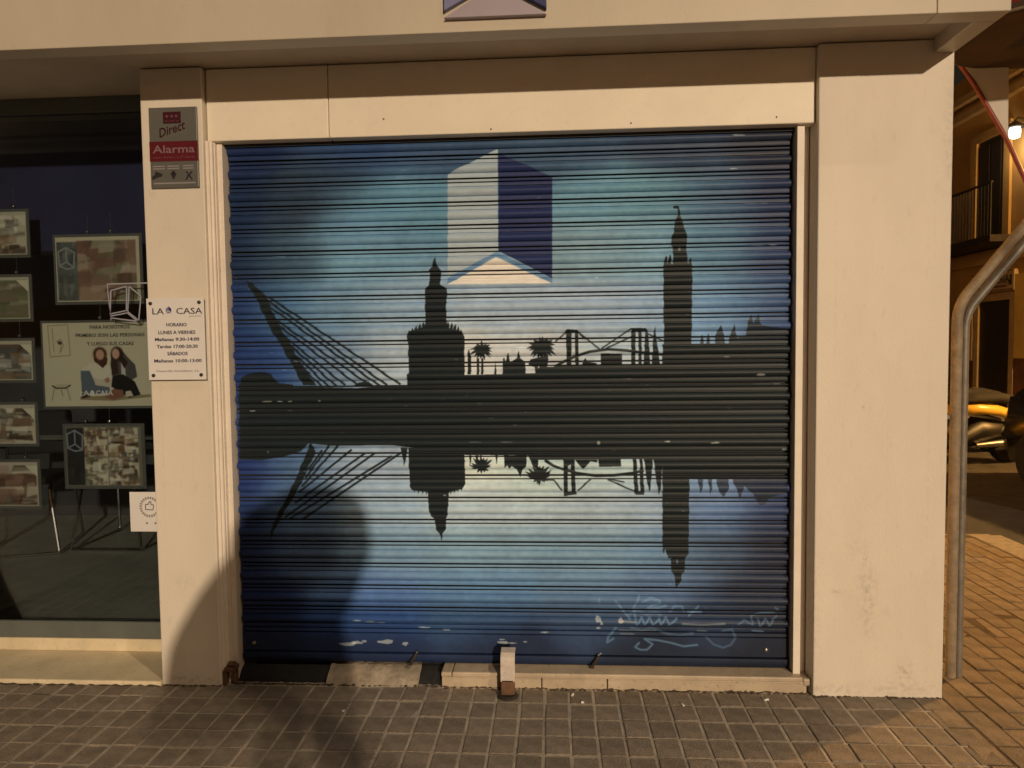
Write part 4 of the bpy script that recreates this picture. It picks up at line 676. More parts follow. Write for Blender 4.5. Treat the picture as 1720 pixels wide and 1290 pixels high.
('p',[(-1.218,1.094),(-1.221,1.094),(-1.227,1.093),(-1.236,1.093),(-1.238,1.094),(-1.239,1.095),(-1.234,1.096),(-1.227,1.096),(-1.218,1.095)],0,(175,170,160),0.37),
('p',[(-0.633,1.204),(-0.637,1.203),(-0.642,1.202),(-0.648,1.202),(-0.649,1.204),(-0.652,1.205),(-0.649,1.206),(-0.642,1.206),(-0.636,1.205)],0,(120,125,125),0.35),
('p',[(-1.22,1.439),(-1.222,1.438),(-1.227,1.437),(-1.233,1.438),(-1.237,1.439),(-1.236,1.44),(-1.234,1.441),(-1.228,1.441),(-1.222,1.44)],0,(175,170,160),0.27),
('p',[(-0.752,0.198),(-0.753,0.197),(-0.756,0.196),(-0.76,0.196),(-0.762,0.197),(-0.761,0.198),(-0.76,0.2),(-0.756,0.2),(-0.752,0.199)],0,(120,125,125),0.18),
('p',[(0.228,0.777),(0.226,0.776),(0.221,0.774),(0.215,0.775),(0.208,0.776),(0.212,0.777),(0.215,0.778),(0.221,0.779),(0.226,0.778)],0,(120,125,125),0.29),
('p',[(-0.67,0.645),(-0.673,0.643),(-0.68,0.642),(-0.687,0.642),(-0.692,0.644),(-0.688,0.645),(-0.685,0.646),(-0.68,0.647),(-0.673,0.646)],0,(150,155,155),0.26),
('p',[(-0.152,0.82),(-0.155,0.819),(-0.158,0.818),(-0.163,0.818),(-0.164,0.82),(-0.163,0.821),(-0.162,0.822),(-0.158,0.822),(-0.155,0.821)],0,(150,155,155),0.22),
('p',[(0.873,1.29),(0.872,1.289),(0.866,1.289),(0.86,1.289),(0.857,1.29),(0.857,1.291),(0.86,1.292),(0.866,1.292),(0.872,1.292)],0,(150,155,155),0.28),
('p',[(0.577,0.212),(0.577,0.211),(0.574,0.21),(0.572,0.211),(0.569,0.211),(0.571,0.212),(0.571,0.214),(0.574,0.213),(0.576,0.213)],0,(150,155,155),0.38),
('p',[(0.186,1.492),(0.18,1.491),(0.173,1.491),(0.164,1.491),(0.162,1.492),(0.162,1.492),(0.163,1.493),(0.173,1.493),(0.179,1.493)],0,(120,125,125),0.36),
('p',[(-0.446,0.776),(-0.447,0.775),(-0.451,0.774),(-0.455,0.774),(-0.458,0.775),(-0.458,0.776),(-0.454,0.777),(-0.451,0.777),(-0.448,0.777)],0,(150,155,155),0.36),
('p',[(0.428,0.778),(0.426,0.777),(0.422,0.776),(0.417,0.776),(0.413,0.777),(0.414,0.779),(0.417,0.781),(0.422,0.781),(0.427,0.78)],0,(120,125,125),0.39),
('p',[(-1.095,0.541),(-1.098,0.54),(-1.102,0.539),(-1.109,0.539),(-1.113,0.54),(-1.111,0.541),(-1.107,0.542),(-1.102,0.542),(-1.097,0.542)],0,(150,155,155),0.3),
('p',[(0.348,2.078),(0.345,2.077),(0.342,2.077),(0.34,2.077),(0.335,2.078),(0.338,2.079),(0.338,2.08),(0.343,2.079),(0.346,2.079)],0,(120,125,125),0.2),
('p',[(-1.165,0.582),(-1.169,0.581),(-1.172,0.58),(-1.177,0.58),(-1.18,0.581),(-1.18,0.583),(-1.178,0.585),(-1.172,0.585),(-1.168,0.584)],0,(175,170,160),0.33),
('p',[(0.718,1.193),(0.715,1.192),(0.709,1.191),(0.704,1.192),(0.7,1.193),(0.697,1.194),(0.703,1.195),(0.709,1.195),(0.716,1.195)],0,(120,125,125),0.22),
('p',[(0.432,1.943),(0.431,1.942),(0.426,1.941),(0.421,1.941),(0.419,1.943),(0.419,1.944),(0.421,1.945),(0.426,1.945),(0.432,1.945)],0,(175,170,160),0.19),
('p',[(-1.048,1.926),(-1.05,1.925),(-1.053,1.925),(-1.055,1.925),(-1.058,1.926),(-1.056,1.926),(-1.056,1.928),(-1.052,1.928),(-1.05,1.927)],0,(175,170,160),0.21),
('p',[(0.191,0.634),(0.19,0.632),(0.186,0.632),(0.183,0.632),(0.181,0.633),(0.18,0.635),(0.182,0.636),(0.187,0.636),(0.19,0.635)],0,(150,155,155),0.37),
('p',[(0.236,1.262),(0.233,1.261),(0.228,1.261),(0.224,1.26),(0.221,1.261),(0.219,1.262),(0.223,1.263),(0.228,1.263),(0.233,1.263)],0,(175,170,160),0.32),
('p',[(0.74,1.184),(0.737,1.182),(0.73,1.182),(0.722,1.182),(0.72,1.183),(0.72,1.184),(0.725,1.185),(0.731,1.186),(0.734,1.184)],0,(120,125,125),0.34),
('p',[(-0.438,2.008),(-0.437,2.006),(-0.445,2.006),(-0.453,2.006),(-0.458,2.007),(-0.457,2.009),(-0.455,2.011),(-0.445,2.01),(-0.436,2.009)],0,(175,170,160),0.33),
('p',[(-1.072,2.258),(-1.072,2.256),(-1.076,2.256),(-1.079,2.257),(-1.081,2.257),(-1.081,2.258),(-1.08,2.259),(-1.076,2.259),(-1.074,2.258)],0,(150,155,155),0.18),
('p',[(-0.034,1.244),(-0.035,1.243),(-0.04,1.243),(-0.045,1.243),(-0.049,1.244),(-0.05,1.245),(-0.046,1.245),(-0.04,1.245),(-0.032,1.245)],0,(150,155,155),0.29),
('p',[(-0.739,1.914),(-0.739,1.913),(-0.744,1.913),(-0.748,1.913),(-0.751,1.914),(-0.749,1.915),(-0.748,1.917),(-0.744,1.916),(-0.74,1.916)],0,(150,155,155),0.35),
('p',[(0.475,0.78),(0.475,0.779),(0.47,0.779),(0.467,0.779),(0.463,0.78),(0.465,0.781),(0.465,0.782),(0.47,0.782),(0.474,0.782)],0,(150,155,155),0.31),
('p',[(0.639,1.746),(0.634,1.745),(0.627,1.745),(0.618,1.745),(0.612,1.746),(0.614,1.747),(0.62,1.747),(0.628,1.747),(0.633,1.747)],0,(150,155,155),0.34),
('p',[(-0.921,1.09),(-0.923,1.089),(-0.927,1.088),(-0.933,1.089),(-0.938,1.089),(-0.934,1.091),(-0.932,1.092),(-0.927,1.093),(-0.924,1.091)],0,(150,155,155),0.23),
('p',[(0.161,1.501),(0.16,1.5),(0.158,1.5),(0.156,1.5),(0.154,1.501),(0.155,1.502),(0.156,1.503),(0.158,1.503),(0.161,1.503)],0,(175,170,160),0.27),
('p',[(-1.068,1.546),(-1.071,1.544),(-1.079,1.543),(-1.087,1.544),(-1.091,1.545),(-1.093,1.547),(-1.086,1.548),(-1.079,1.549),(-1.071,1.548)],0,(120,125,125),0.28),
('p',[(-0.86,1.823),(-0.864,1.822),(-0.866,1.821),(-0.87,1.821),(-0.871,1.823),(-0.874,1.824),(-0.87,1.825),(-0.866,1.826),(-0.863,1.824)],0,(150,155,155),0.3),
('p',[(0.644,0.329),(0.641,0.328),(0.637,0.326),(0.63,0.327),(0.627,0.328),(0.622,0.33),(0.628,0.331),(0.636,0.331),(0.644,0.331)],0,(175,170,160),0.2),
('p',[(0.308,2.126),(0.303,2.125),(0.297,2.125),(0.29,2.125),(0.287,2.126),(0.288,2.127),(0.291,2.127),(0.298,2.128),(0.304,2.127)],0,(175,170,160),0.29),
('p',[(-0.445,2.049),(-0.446,2.048),(-0.45,2.048),(-0.454,2.047),(-0.455,2.049),(-0.457,2.05),(-0.453,2.051),(-0.45,2.051),(-0.446,2.051)],0,(120,125,125),0.16),
('p',[(-1.406,0.403),(-1.408,0.402),(-1.415,0.401),(-1.423,0.401),(-1.429,0.402),(-1.431,0.404),(-1.423,0.405),(-1.415,0.405),(-1.41,0.404)],0,(150,155,155),0.28),
('p',[(-0.165,1.117),(-0.167,1.116),(-0.175,1.115),(-0.182,1.116),(-0.188,1.116),(-0.184,1.118),(-0.181,1.118),(-0.175,1.119),(-0.169,1.118)],0,(175,170,160),0.36),
('p',[(0.325,0.721),(0.324,0.721),(0.32,0.72),(0.314,0.72),(0.308,0.721),(0.309,0.722),(0.312,0.723),(0.32,0.723),(0.326,0.723)],0,(175,170,160),0.39),
('p',[(-1.276,0.313),(-1.276,0.311),(-1.284,0.311),(-1.29,0.311),(-1.296,0.312),(-1.293,0.313),(-1.29,0.313),(-1.284,0.314),(-1.277,0.314)],0,(120,125,125),0.15),
('p',[(0.085,2.246),(0.08,2.245),(0.074,2.245),(0.067,2.244),(0.066,2.246),(0.062,2.248),(0.069,2.248),(0.075,2.249),(0.081,2.248)],0,(120,125,125),0.18),
('p',[(-0.554,1.856),(-0.554,1.855),(-0.56,1.854),(-0.569,1.855),(-0.571,1.856),(-0.575,1.857),(-0.569,1.858),(-0.561,1.858),(-0.556,1.857)],0,(175,170,160),0.29),
('p',[(-0.289,1.617),(-0.289,1.615),(-0.293,1.615),(-0.297,1.615),(-0.299,1.617),(-0.299,1.618),(-0.297,1.619),(-0.293,1.619),(-0.29,1.619)],0,(120,125,125),0.15),
('p',[(-0.846,0.44),(-0.846,0.439),(-0.852,0.438),(-0.857,0.439),(-0.861,0.439),(-0.862,0.44),(-0.857,0.441),(-0.852,0.441),(-0.848,0.441)],0,(175,170,160),0.24),
('p',[(-1.322,2.162),(-1.323,2.161),(-1.325,2.161),(-1.328,2.161),(-1.33,2.162),(-1.329,2.163),(-1.328,2.164),(-1.325,2.164),(-1.323,2.163)],0,(150,155,155),0.34),
('p',[(0.251,1.721),(0.25,1.72),(0.248,1.72),(0.246,1.72),(0.244,1.721),(0.243,1.722),(0.245,1.722),(0.248,1.722),(0.251,1.722)],0,(150,155,155),0.37),
('p',[(0.463,1.879),(0.464,1.878),(0.457,1.878),(0.45,1.879),(0.444,1.879),(0.446,1.88),(0.451,1.88),(0.456,1.881),(0.463,1.88)],0,(175,170,160),0.16),
('p',[(-0.311,1.728),(-0.313,1.727),(-0.319,1.727),(-0.323,1.727),(-0.328,1.728),(-0.327,1.729),(-0.323,1.73),(-0.319,1.729),(-0.314,1.729)],0,(175,170,160),0.26),
('p',[(-0.374,1.247),(-0.374,1.246),(-0.38,1.246),(-0.384,1.246),(-0.389,1.247),(-0.386,1.247),(-0.386,1.248),(-0.379,1.248),(-0.376,1.248)],0,(175,170,160),0.26),
('p',[(0.833,1.073),(0.833,1.071),(0.831,1.071),(0.829,1.072),(0.827,1.072),(0.826,1.074),(0.829,1.074),(0.831,1.074),(0.833,1.074)],0,(150,155,155),0.38),
('p',[(0.101,0.855),(0.1,0.854),(0.093,0.854),(0.086,0.854),(0.085,0.855),(0.082,0.856),(0.087,0.857),(0.093,0.857),(0.1,0.857)],0,(175,170,160),0.16),
('p',[(-0.37,2.11),(-0.373,2.109),(-0.38,2.109),(-0.387,2.108),(-0.39,2.11),(-0.391,2.111),(-0.387,2.113),(-0.38,2.112),(-0.374,2.112)],0,(120,125,125),0.16),
('p',[(-0.614,0.335),(-0.615,0.334),(-0.619,0.333),(-0.623,0.334),(-0.627,0.334),(-0.627,0.335),(-0.622,0.336),(-0.619,0.336),(-0.616,0.336)],0,(120,125,125),0.35),
('p',[(-0.171,0.341),(-0.174,0.34),(-0.183,0.34),(-0.189,0.34),(-0.195,0.34),(-0.198,0.342),(-0.189,0.342),(-0.182,0.343),(-0.173,0.342)],0,(120,125,125),0.19),
('p',[(-0.986,0.532),(-0.985,0.53),(-0.992,0.529),(-0.999,0.53),(-1.006,0.531),(-1.007,0.533),(-0.999,0.533),(-0.993,0.533),(-0.985,0.533)],0,(120,125,125),0.23),
('p',[(0.489,0.43),(0.486,0.429),(0.482,0.429),(0.477,0.428),(0.476,0.43),(0.474,0.431),(0.478,0.432),(0.482,0.432),(0.486,0.432)],0,(175,170,160),0.36),
('p',[(-0.694,1.235),(-0.698,1.234),(-0.707,1.234),(-0.714,1.234),(-0.724,1.235),(-0.721,1.236),(-0.714,1.237),(-0.707,1.237),(-0.703,1.236)],0,(120,125,125),0.21),
('p',[(-1.31,0.783),(-1.311,0.782),(-1.313,0.781),(-1.316,0.781),(-1.317,0.783),(-1.318,0.784),(-1.316,0.785),(-1.313,0.785),(-1.31,0.785)],0,(150,155,155),0.26),
('p',[(-1.368,1.764),(-1.372,1.763),(-1.378,1.763),(-1.384,1.763),(-1.389,1.764),(-1.388,1.764),(-1.383,1.765),(-1.378,1.765),(-1.374,1.764)],0,(150,155,155),0.27),
('p',[(-0.756,1.293),(-0.76,1.292),(-0.763,1.291),(-0.768,1.292),(-0.772,1.292),(-0.772,1.293),(-0.768,1.294),(-0.763,1.294),(-0.757,1.294)],0,(175,170,160),0.32),
('p',[(0.175,0.544),(0.175,0.543),(0.173,0.543),(0.17,0.542),(0.168,0.543),(0.168,0.545),(0.17,0.546),(0.173,0.546),(0.174,0.545)],0,(150,155,155),0.39),
('p',[(0.306,2.111),(0.302,2.11),(0.292,2.111),(0.282,2.111),(0.276,2.112),(0.278,2.113),(0.285,2.113),(0.292,2.113),(0.298,2.112)],0,(150,155,155),0.23),
('p',[(-0.054,2.077),(-0.057,2.077),(-0.061,2.076),(-0.066,2.076),(-0.07,2.077),(-0.067,2.078),(-0.065,2.079),(-0.061,2.079),(-0.058,2.078)],0,(175,170,160),0.37),
('p',[(0.85,0.984),(0.849,0.982),(0.846,0.982),(0.844,0.982),(0.842,0.983),(0.842,0.984),(0.844,0.985),(0.846,0.986),(0.848,0.985)],0,(120,125,125),0.33),
('p',[(-0.999,1.609),(-1.0,1.607),(-1.003,1.607),(-1.005,1.607),(-1.007,1.609),(-1.006,1.61),(-1.005,1.611),(-1.002,1.612),(-1.0,1.611)],0,(150,155,155),0.29),
('p',[(-1.049,0.614),(-1.053,0.612),(-1.06,0.611),(-1.07,0.611),(-1.075,0.613),(-1.072,0.614),(-1.071,0.616),(-1.06,0.615),(-1.051,0.615)],0,(175,170,160),0.38),
('p',[(-0.576,2.191),(-0.575,2.19),(-0.579,2.189),(-0.583,2.19),(-0.587,2.191),(-0.587,2.192),(-0.583,2.192),(-0.579,2.193),(-0.575,2.192)],0,(150,155,155),0.16),
('p',[(-1.149,1.186),(-1.15,1.184),(-1.156,1.184),(-1.162,1.185),(-1.169,1.185),(-1.168,1.187),(-1.164,1.188),(-1.156,1.189),(-1.149,1.188)],0,(120,125,125),0.38),
('p',[(-1.098,1.849),(-1.102,1.848),(-1.109,1.848),(-1.116,1.848),(-1.12,1.849),(-1.123,1.85),(-1.115,1.851),(-1.108,1.851),(-1.105,1.85)],0,(120,125,125),0.32),
('p',[(-0.458,2.16),(-0.461,2.159),(-0.468,2.159),(-0.475,2.159),(-0.478,2.16),(-0.48,2.161),(-0.475,2.161),(-0.467,2.162),(-0.463,2.161)],0,(120,125,125),0.18),
('p',[(-0.641,2.241),(-0.646,2.24),(-0.649,2.24),(-0.654,2.24),(-0.657,2.241),(-0.657,2.242),(-0.654,2.243),(-0.649,2.242),(-0.644,2.242)],0,(120,125,125),0.29),
('p',[(-1.137,0.866),(-1.137,0.864),(-1.14,0.864),(-1.144,0.864),(-1.147,0.865),(-1.146,0.867),(-1.144,0.868),(-1.14,0.868),(-1.137,0.867)],0,(150,155,155),0.18),
('p',[(-1.168,1.364),(-1.171,1.362),(-1.176,1.361),(-1.182,1.362),(-1.186,1.363),(-1.187,1.365),(-1.182,1.365),(-1.177,1.365),(-1.171,1.365)],0,(175,170,160),0.31),
('p',[(-1.321,2.035),(-1.322,2.034),(-1.33,2.034),(-1.338,2.034),(-1.346,2.035),(-1.343,2.036),(-1.338,2.036),(-1.331,2.036),(-1.321,2.036)],0,(120,125,125),0.27),
]
def mural():
    cv = Canvas(-1.47, 1.03, .05, 2.42, 720, (0, 0, 0))
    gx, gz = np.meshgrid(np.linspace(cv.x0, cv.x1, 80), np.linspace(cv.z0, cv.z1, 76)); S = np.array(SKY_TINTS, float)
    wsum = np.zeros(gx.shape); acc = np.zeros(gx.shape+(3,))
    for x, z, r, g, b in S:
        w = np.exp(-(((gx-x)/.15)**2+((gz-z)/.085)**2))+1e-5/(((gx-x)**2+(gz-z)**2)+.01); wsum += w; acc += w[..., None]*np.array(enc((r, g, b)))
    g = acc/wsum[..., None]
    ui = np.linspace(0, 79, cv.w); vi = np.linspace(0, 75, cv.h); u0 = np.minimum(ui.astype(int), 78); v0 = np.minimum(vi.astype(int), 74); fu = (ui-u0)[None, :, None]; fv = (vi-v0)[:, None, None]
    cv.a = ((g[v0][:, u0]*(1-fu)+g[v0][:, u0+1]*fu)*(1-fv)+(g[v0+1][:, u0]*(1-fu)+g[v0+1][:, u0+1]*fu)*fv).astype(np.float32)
    rg = np.random.default_rng(3)                        # spray can unevenness
    for s, a in ((12, .02), (40, .02), (150, .02)):
        n = rg.normal(0, a, (s, s)); yy = np.linspace(0, s-1.001, cv.h); xx = np.linspace(0, s-1.001, cv.w); y0 = yy.astype(int); x0 = xx.astype(int); fy = (yy-y0)[:, None]; fx = (xx-x0)[None]
        q = (n[y0][:, x0]*(1-fx)+n[y0][:, np.minimum(x0+1, s-1)]*fx)*(1-fy)+(n[np.minimum(y0+1, s-1)][:, x0]*(1-fx)+n[np.minimum(y0+1, s-1)][:, np.minimum(x0+1, s-1)]*fx)*fy
        cv.a *= (1+q[..., None]).astype(np.float32)
    for k, p, w, c, a in MURAL:
        if k == 'p': cv.poly(p, enc(c), a)
        else: cv.line(p, w, enc(c), a, .003)
    return cv.blur(1)
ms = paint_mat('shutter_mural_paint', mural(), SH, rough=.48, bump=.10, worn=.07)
PITCH, ZTOP = .0972, 2.2623
prof = [(0, .016), (.038, .016), (.042, .001), (.06, -.0005), (.122, -.0005), (.142, .001), (.146, .016), (.190, .016), (.194, .001), (.215, 0), (.33, .0005), (.350, .0068), (.374, .0066), (.385, .000)]
prof += [(.385+.36*k/10, -.0125*math.sin(math.pi*k/10)**.75) for k in range(1, 10)] + [(.748, .0005), (.760, .0068), (.784, .0066), (.792, .0005), (.81, 0), (.94, 0), (.962, .001), (.966, .016), (1, .016)]
def slat(x0, x1, nseg=1):
    mb = MB(); n = len(prof)
    mb.add([(x, y, -t*PITCH) for x in (x0, x1) for t, y in prof], [(i, i+1, n+i+1, n+i) for i in range(n-1)])
    me = mesh('slat', mb, ms, True); me.materials.append(M['gap'])
    for p in me.polygons:
        if all(me.vertices[v].co.y > .0005 for v in p.vertices) and max(me.vertices[v].co.y for v in p.vertices) > .01: p.material_index = 1
    return me
base = [slat(-1.397+random.uniform(-.003, .003), .974+random.uniform(-.008, .005)) for _ in range(5)]
for k in range(-2, 21):
    o = obj('slat', random.choice(base), None, SH); o.location = (0, random.gauss(0, .0006), ZTOP-PITCH*k); o.rotation_euler = (random.gauss(0, .006), random.gauss(0, .0004), 0)
zb = ZTOP-PITCH*21
bar = obj('bottom_bar', MB().prism([(.012, zb), (0, zb-.002), (-.001, zb-.014), (.01, zb-.016), (.01, zb-.02), (0, zb-.022), (-.001, .118), (.012, .1155), (.012, .1125), (-.007, .110), (-.009, .095), (-.004, .078), (.004, .0705), (.03, .0705), (.03, zb)], -1.399, .976, 'x'), ms, SH, smooth=True)
obj('lintel_shade', MB().box(-1.404, .982, -.018, .002, 2.318, 2.42), 'gap', SH)  # black strip standing in for the shade below the lintel
for x in (-1.35, .885):
    obj('rivet', MB().lathe([(.010, 0), (.009, -.004), (.005, -.007)], (x, -.001, .150), 12, 'y'), 'steel', SH, smooth=True)
obj('guide_rail', MB().box(.983, 1.0128, -.046, .1, .0, 2.3305), 'rail', SH, bevel=.002)
obj('guide_rail', MB().box(-1.4275, -1.405, -.042, .1, .0, 2.3305), 'rail', SH, bevel=.002)
for a, b in ((.9, .9829), (-1.4045, -1.35)): obj('rail_channel', MB().box(a, b, .0175, .1, .0, 2.40), 'gap', SH)
for x in (-.628, .163):
    h = obj('pull_handle', MB().tube([(x+.012, -.006, .120), (x+.009, -.020, .114), (x-.002, -.024, .098), (x-.014, -.022, .082)], [.006, .008, .008, .007], 9).box(x-.026, x-.008, -.030, -.014, .070, .082), 'iron', SH, smooth=True)
    obj('stud', MB().lathe([(.006, 0), (.005, -.005)], (x+.012, -.012, .123), 10, 'y'), 'steel', h)

# lock hasp standing in the pavement
HP = thing('floor_lock', 'pale metal lock hasp standing in front of the shutter, on a dark floor socket', 'lock', (-.210, -.045, 0))
obj('hasp_plate', MB().prism([(0, .072), (.004, .072), (.006, .13), (.012, .158), (.03, .172), (.075, .176), (.075, .171), (.032, .167), (.016, .155), (.011, .13), (.008, .06), (.0, .06)], -.030, .030, 'x'), 'hasp', HP, bevel=.0015)
obj('post', MB().box(-.029, .029, .0, .03, .0, .071), 'rust', HP, bevel=.006)
obj('socket', MB().lathe([(.044, -.01), (.044, .003), (.038, .007), (.028, .008), (.024, .004)], (0, .0, 0), 20), 'iron', HP, smooth=True)

# ================================================================== SIGNS ON THE PILASTER AND FASCIA
AS = thing('alarm_sign', 'grey and red alarm warning sign with a dark red emblem, high on the narrow pilaster', 'sign', (-1.5785, 0, 2.298))
obj('panel', MB().box(-.1035, .1035, -.011, -.001, -.166, .166), 'signgrey', AS, bevel=.003)
obj('red_band', MB().box(-.1032, .1032, -.0125, -.0112, -.056, .026), 'signred', AS)
e = obj('emblem', MB().box(-.0405, .0355, -.0125, -.0112, .099, .146), 'signdark', AS)
for k in range(3): obj('dot', MB().lathe([(.006, 0), (.006, -.001)], (-.0225+k*.020, -.0126, .128), 10, 'y'), 'signmid', e)
text('SECURITAS', AS, -.0025, -.0135, .105, 'signmid', .062, .007)
text('Direct', AS, -.004, -.0122, .058, 'signdark', .122, .036, bold=.01, shear=.35, rot=.30)
text('Alarma', AS, .002, -.0135, -.022, 'signpale', .180, .032, bold=.012)
text('con Aviso a Policía', AS, .002, -.0135, -.045, 'signmid', .178, .011, bold=.01)
for k, w in ((-.066, .05), (-.004, .05), (.060, .045)):
    for r in range(2): obj('small_print', MB().box(k-w/2, k+w/2, -.0118, -.0111, -.078-r*.010, -.0735-r*.010), 'inkgrey', AS)
obj('camera_icon', MB().prism([(-.096, -.132), (-.07, -.120), (-.055, -.118), (-.050, -.108), (-.080, -.096), (-.086, -.112), (-.096, -.118)], -.0122, -.0111), 'signblack', AS)
obj('siren_icon', MB().prism([(-.018, -.106), (.010, -.106), (.0, -.126), (-.003, -.132), (-.008, -.126)], -.0122, -.0111).lathe([(.008, 0), (.008, .001)], (-.004, -.0122, -.102), 10, 'y'), 'signblack', AS)
obj('aerial_icon', MB().prism([(.045, -.134), (.058, -.112), (.048, -.100), (.055, -.098), (.063, -.110), (.072, -.098), (.079, -.101), (.067, -.113), (.079, -.134), (.072, -.134), (.062, -.119), (.052, -.134)], -.0122, -.0111), 'signblack', AS)
obj('small_print', MB().box(-.09, .09, -.0118, -.0111, -.149, -.143), 'inkgrey', AS)
PL = thing('opening_hours_plaque', 'white opening hours plaque on four studs, on the narrow pilaster', 'plaque', (-1.5865, -.031, 1.502))
obj('panel', MB().box(-.124, .124, 0, .006, -.171, .171), 'white', PL, bevel=.001)
for sx, sz in ((-.105, .15), (.105, .152), (-.103, -.152), (.104, -.151)):
    obj('stud', MB().lathe([(.0075, .031), (.0075, -.004), (.005, -.006)], (sx, 0, sz), 12, 'y'), 'iron', PL, smooth=True)
text('LA', PL, -.075, -.0008, .1045, 'ink', .050, .0255, bold=.004); text('CASA', PL, .060, -.0008, .1045, 'ink', .112, .0255, bold=.004)
ic = obj('cube_icon', MB().prism([(-.040, .112), (-.028, .120), (-.028, .136), (-.040, .128)], -.0008, .0004).prism([(-.040, .108), (-.028, .117), (-.0165, .108)], -.0008, .0004), 'lilac', PL)
obj('cube_icon', MB().prism([(-.0275, .120), (-.0165, .112), (-.0165, .128), (-.0275, .137)], -.0008, .0004), 'blue', PL)
text('gestión', PL, .085, -.0006, .093, 'inkgrey', .05, .006)
for s, z, w, cp in (('HORARIO', .0533, .088, .0140), ('LUNES A VIERNES', .0213, .160, .0140), ('Mañanas 9:30-14:00', -.0073, .192, .0135), ('Tardes 17:00-20:30', -.0373, .178, .0135), ('SÁBADOS', -.0675, .088, .0140), ('Mañanas 10:00-13:00', -.0972, .205, .0135), ('Desarrollo Inmobiliario, S.L.', -.1375, .187, .0085)):
    text(s, PL, .004, -.0008, z, 'ink' if cp > .01 else 'inkgrey', w, cp, bold=.022 if cp > .01 else .01)
LG = thing('fascia_logo', 'three piece raised cube logo in blue and mauve on the cream fascia', 'logo', (-.2015, -.3455, 2.617))
k = .363/810
def lp(pts): return [((a-642)*k, (1187-b)*k) for a, b in pts]
for pts, m in (([(240, 335), (622, 145), (628, 928), (240, 1130)], 'lilac'), ([(660, 145), (1048, 335), (1048, 1140), (660, 928)], 'blue'), ([(237, 1187), (640, 945), (1047, 1187)], 'mauve')):
    obj('logo_panel', MB().prism(lp(pts), -.022, 0), m, LG, bevel=.0015)

# ================================================================== SHOP WINDOW DISPLAY
def poster(label, x0, x1, z0, z1, cv, y=.385, border=.014, pins=()):
    t = thing('hanging_poster', label, 'poster', ((x0+x1)/2, y, z0), group='posters hanging in the shop window'); w, h = (x1-x0)/2, z1-z0
    obj('holder', MB().box(-w, w, .003, .007, 0, h), 'acrylic', t)
    m = paint_mat('printed_sheet', cv, None, rough=.35); obj('sheet', MB().box(-w+border, w-border, .0, .0028, border, h-border), m, t)
    for p in pins: obj('pin', MB().lathe([(.002, .012), (.0085, .008), (.0095, 0), (.006, -.005), (.001, -.007)], (p-(x0+x1)/2, 0, h+.012), 12, 'y'), 'pin', t, smooth=True)
    for p in pins: obj('wire', MB().tube([(p-(x0+x1)/2, .004, h+.01), (p-(x0+x1)/2, .004, h+.10)], .0012, 5), 'steel', t)
    return t
def photo_sheet(w, h, seed, panes, strip=False, bg=(150, 145, 125)):
    r = random.Random(seed); cv = Canvas(-w, w, 0, h, 420, enc2(bg)); 
    for (xa, xb, za, zb, pal) in panes:
        cv.poly([(xa, za), (xb, za), (xb, zb), (xa, zb)], enc2(pal[0]))
        for k in range(60):
            c = r.choice(pal); x, z = r.uniform(xa, xb), r.uniform(za, zb); a, b = r.uniform(.03, .24)*(xb-xa), r.uniform(.02, .16)*(zb-za)
            q = [(max(xa, min(xb, x+dx)), max(za, min(zb, z+dz))) for dx, dz in ((-a, -b), (a, -b*r.uniform(.3, 1.5)), (a*.9, b), (-a*.8, b*r.uniform(.4, 1.4)))]
            cv.poly(q, enc2(c), r.uniform(.4, .85))
    return cv.blur(1)
def enc2(c): g = sum(c)/3; return tuple(min(255, (g+(v-g)*.8)*1.06)/255 for v in c)
room = [(200, 190, 165), (120, 85, 60), (70, 50, 38), (225, 218, 200), (150, 120, 90), (90, 90, 85)]; brick = [(150, 112, 92), (125, 88, 74), (175, 150, 128), (100, 76, 64), (185, 168, 145)]; garden = [(110, 115, 80), (150, 150, 120), (80, 82, 62), (185, 180, 160), (130, 115, 95)]; grey = [(95, 100, 100), (70, 75, 78), (120, 125, 120), (85, 90, 85)]
def frame_cube(cv, x, z, s, c, wd):
    P = [(-.5, .35), (0, .55), (.5, .3), (.45, -.45), (-.45, -.35), (0, -.15)]; p = [(x+a*s, z+b*s*1.2) for a, b in P]
    cv.line([p[0], p[1], p[2], p[3], p[5], p[4], p[0]], wd, c); cv.line([p[1], p[5]], wd, c); cv.line([p[4], (x, z-.62*s), p[3]], wd, c)
names = ['topmost', 'second', 'third', 'fourth', 'lowest']
for i, (z0, z1, pal) in enumerate(((1.913, 2.146, room), (1.604, 1.833, garden), (1.306, 1.525, grey+room), (.994, 1.213, room), (.686, .93, brick+room))):
    w = .20; cv = photo_sheet(w, z1-z0, 10+i, [(-w+.02, w-.02, .02, z1-z0-.03, pal)], bg=(190, 182, 160))
    cv.poly([(w-.075, z1-z0-.03), (w-.015, z1-z0-.03), (w-.015, z1-z0-.085)], enc2((215, 208, 180)))
    poster(['room photo poster, topmost of the left window column', 'pale garden photo poster, second of the left window column', 'grey interior poster, middle of the left window column', 'dark room photo poster, fourth of the left window column', 'reddish photo poster, lowest of the left window column'][i], -2.53-2*w, -2.527, z0, z1, cv, pins=(-2.60,))
w = .222; cv = photo_sheet(w, .336, 31, [(-w+.02, -.10, .02, .30, grey), (-.10, w-.03, .02, .305, brick+garden[:2])], bg=(205, 195, 165)); frame_cube(cv, -.155, .22, .08, enc2((140, 148, 150)), .008)
poster('large brick house photo poster with pale border, top right of the shop window', -2.412, -1.968, 1.682, 2.018, cv, pins=(-2.235, -2.12))
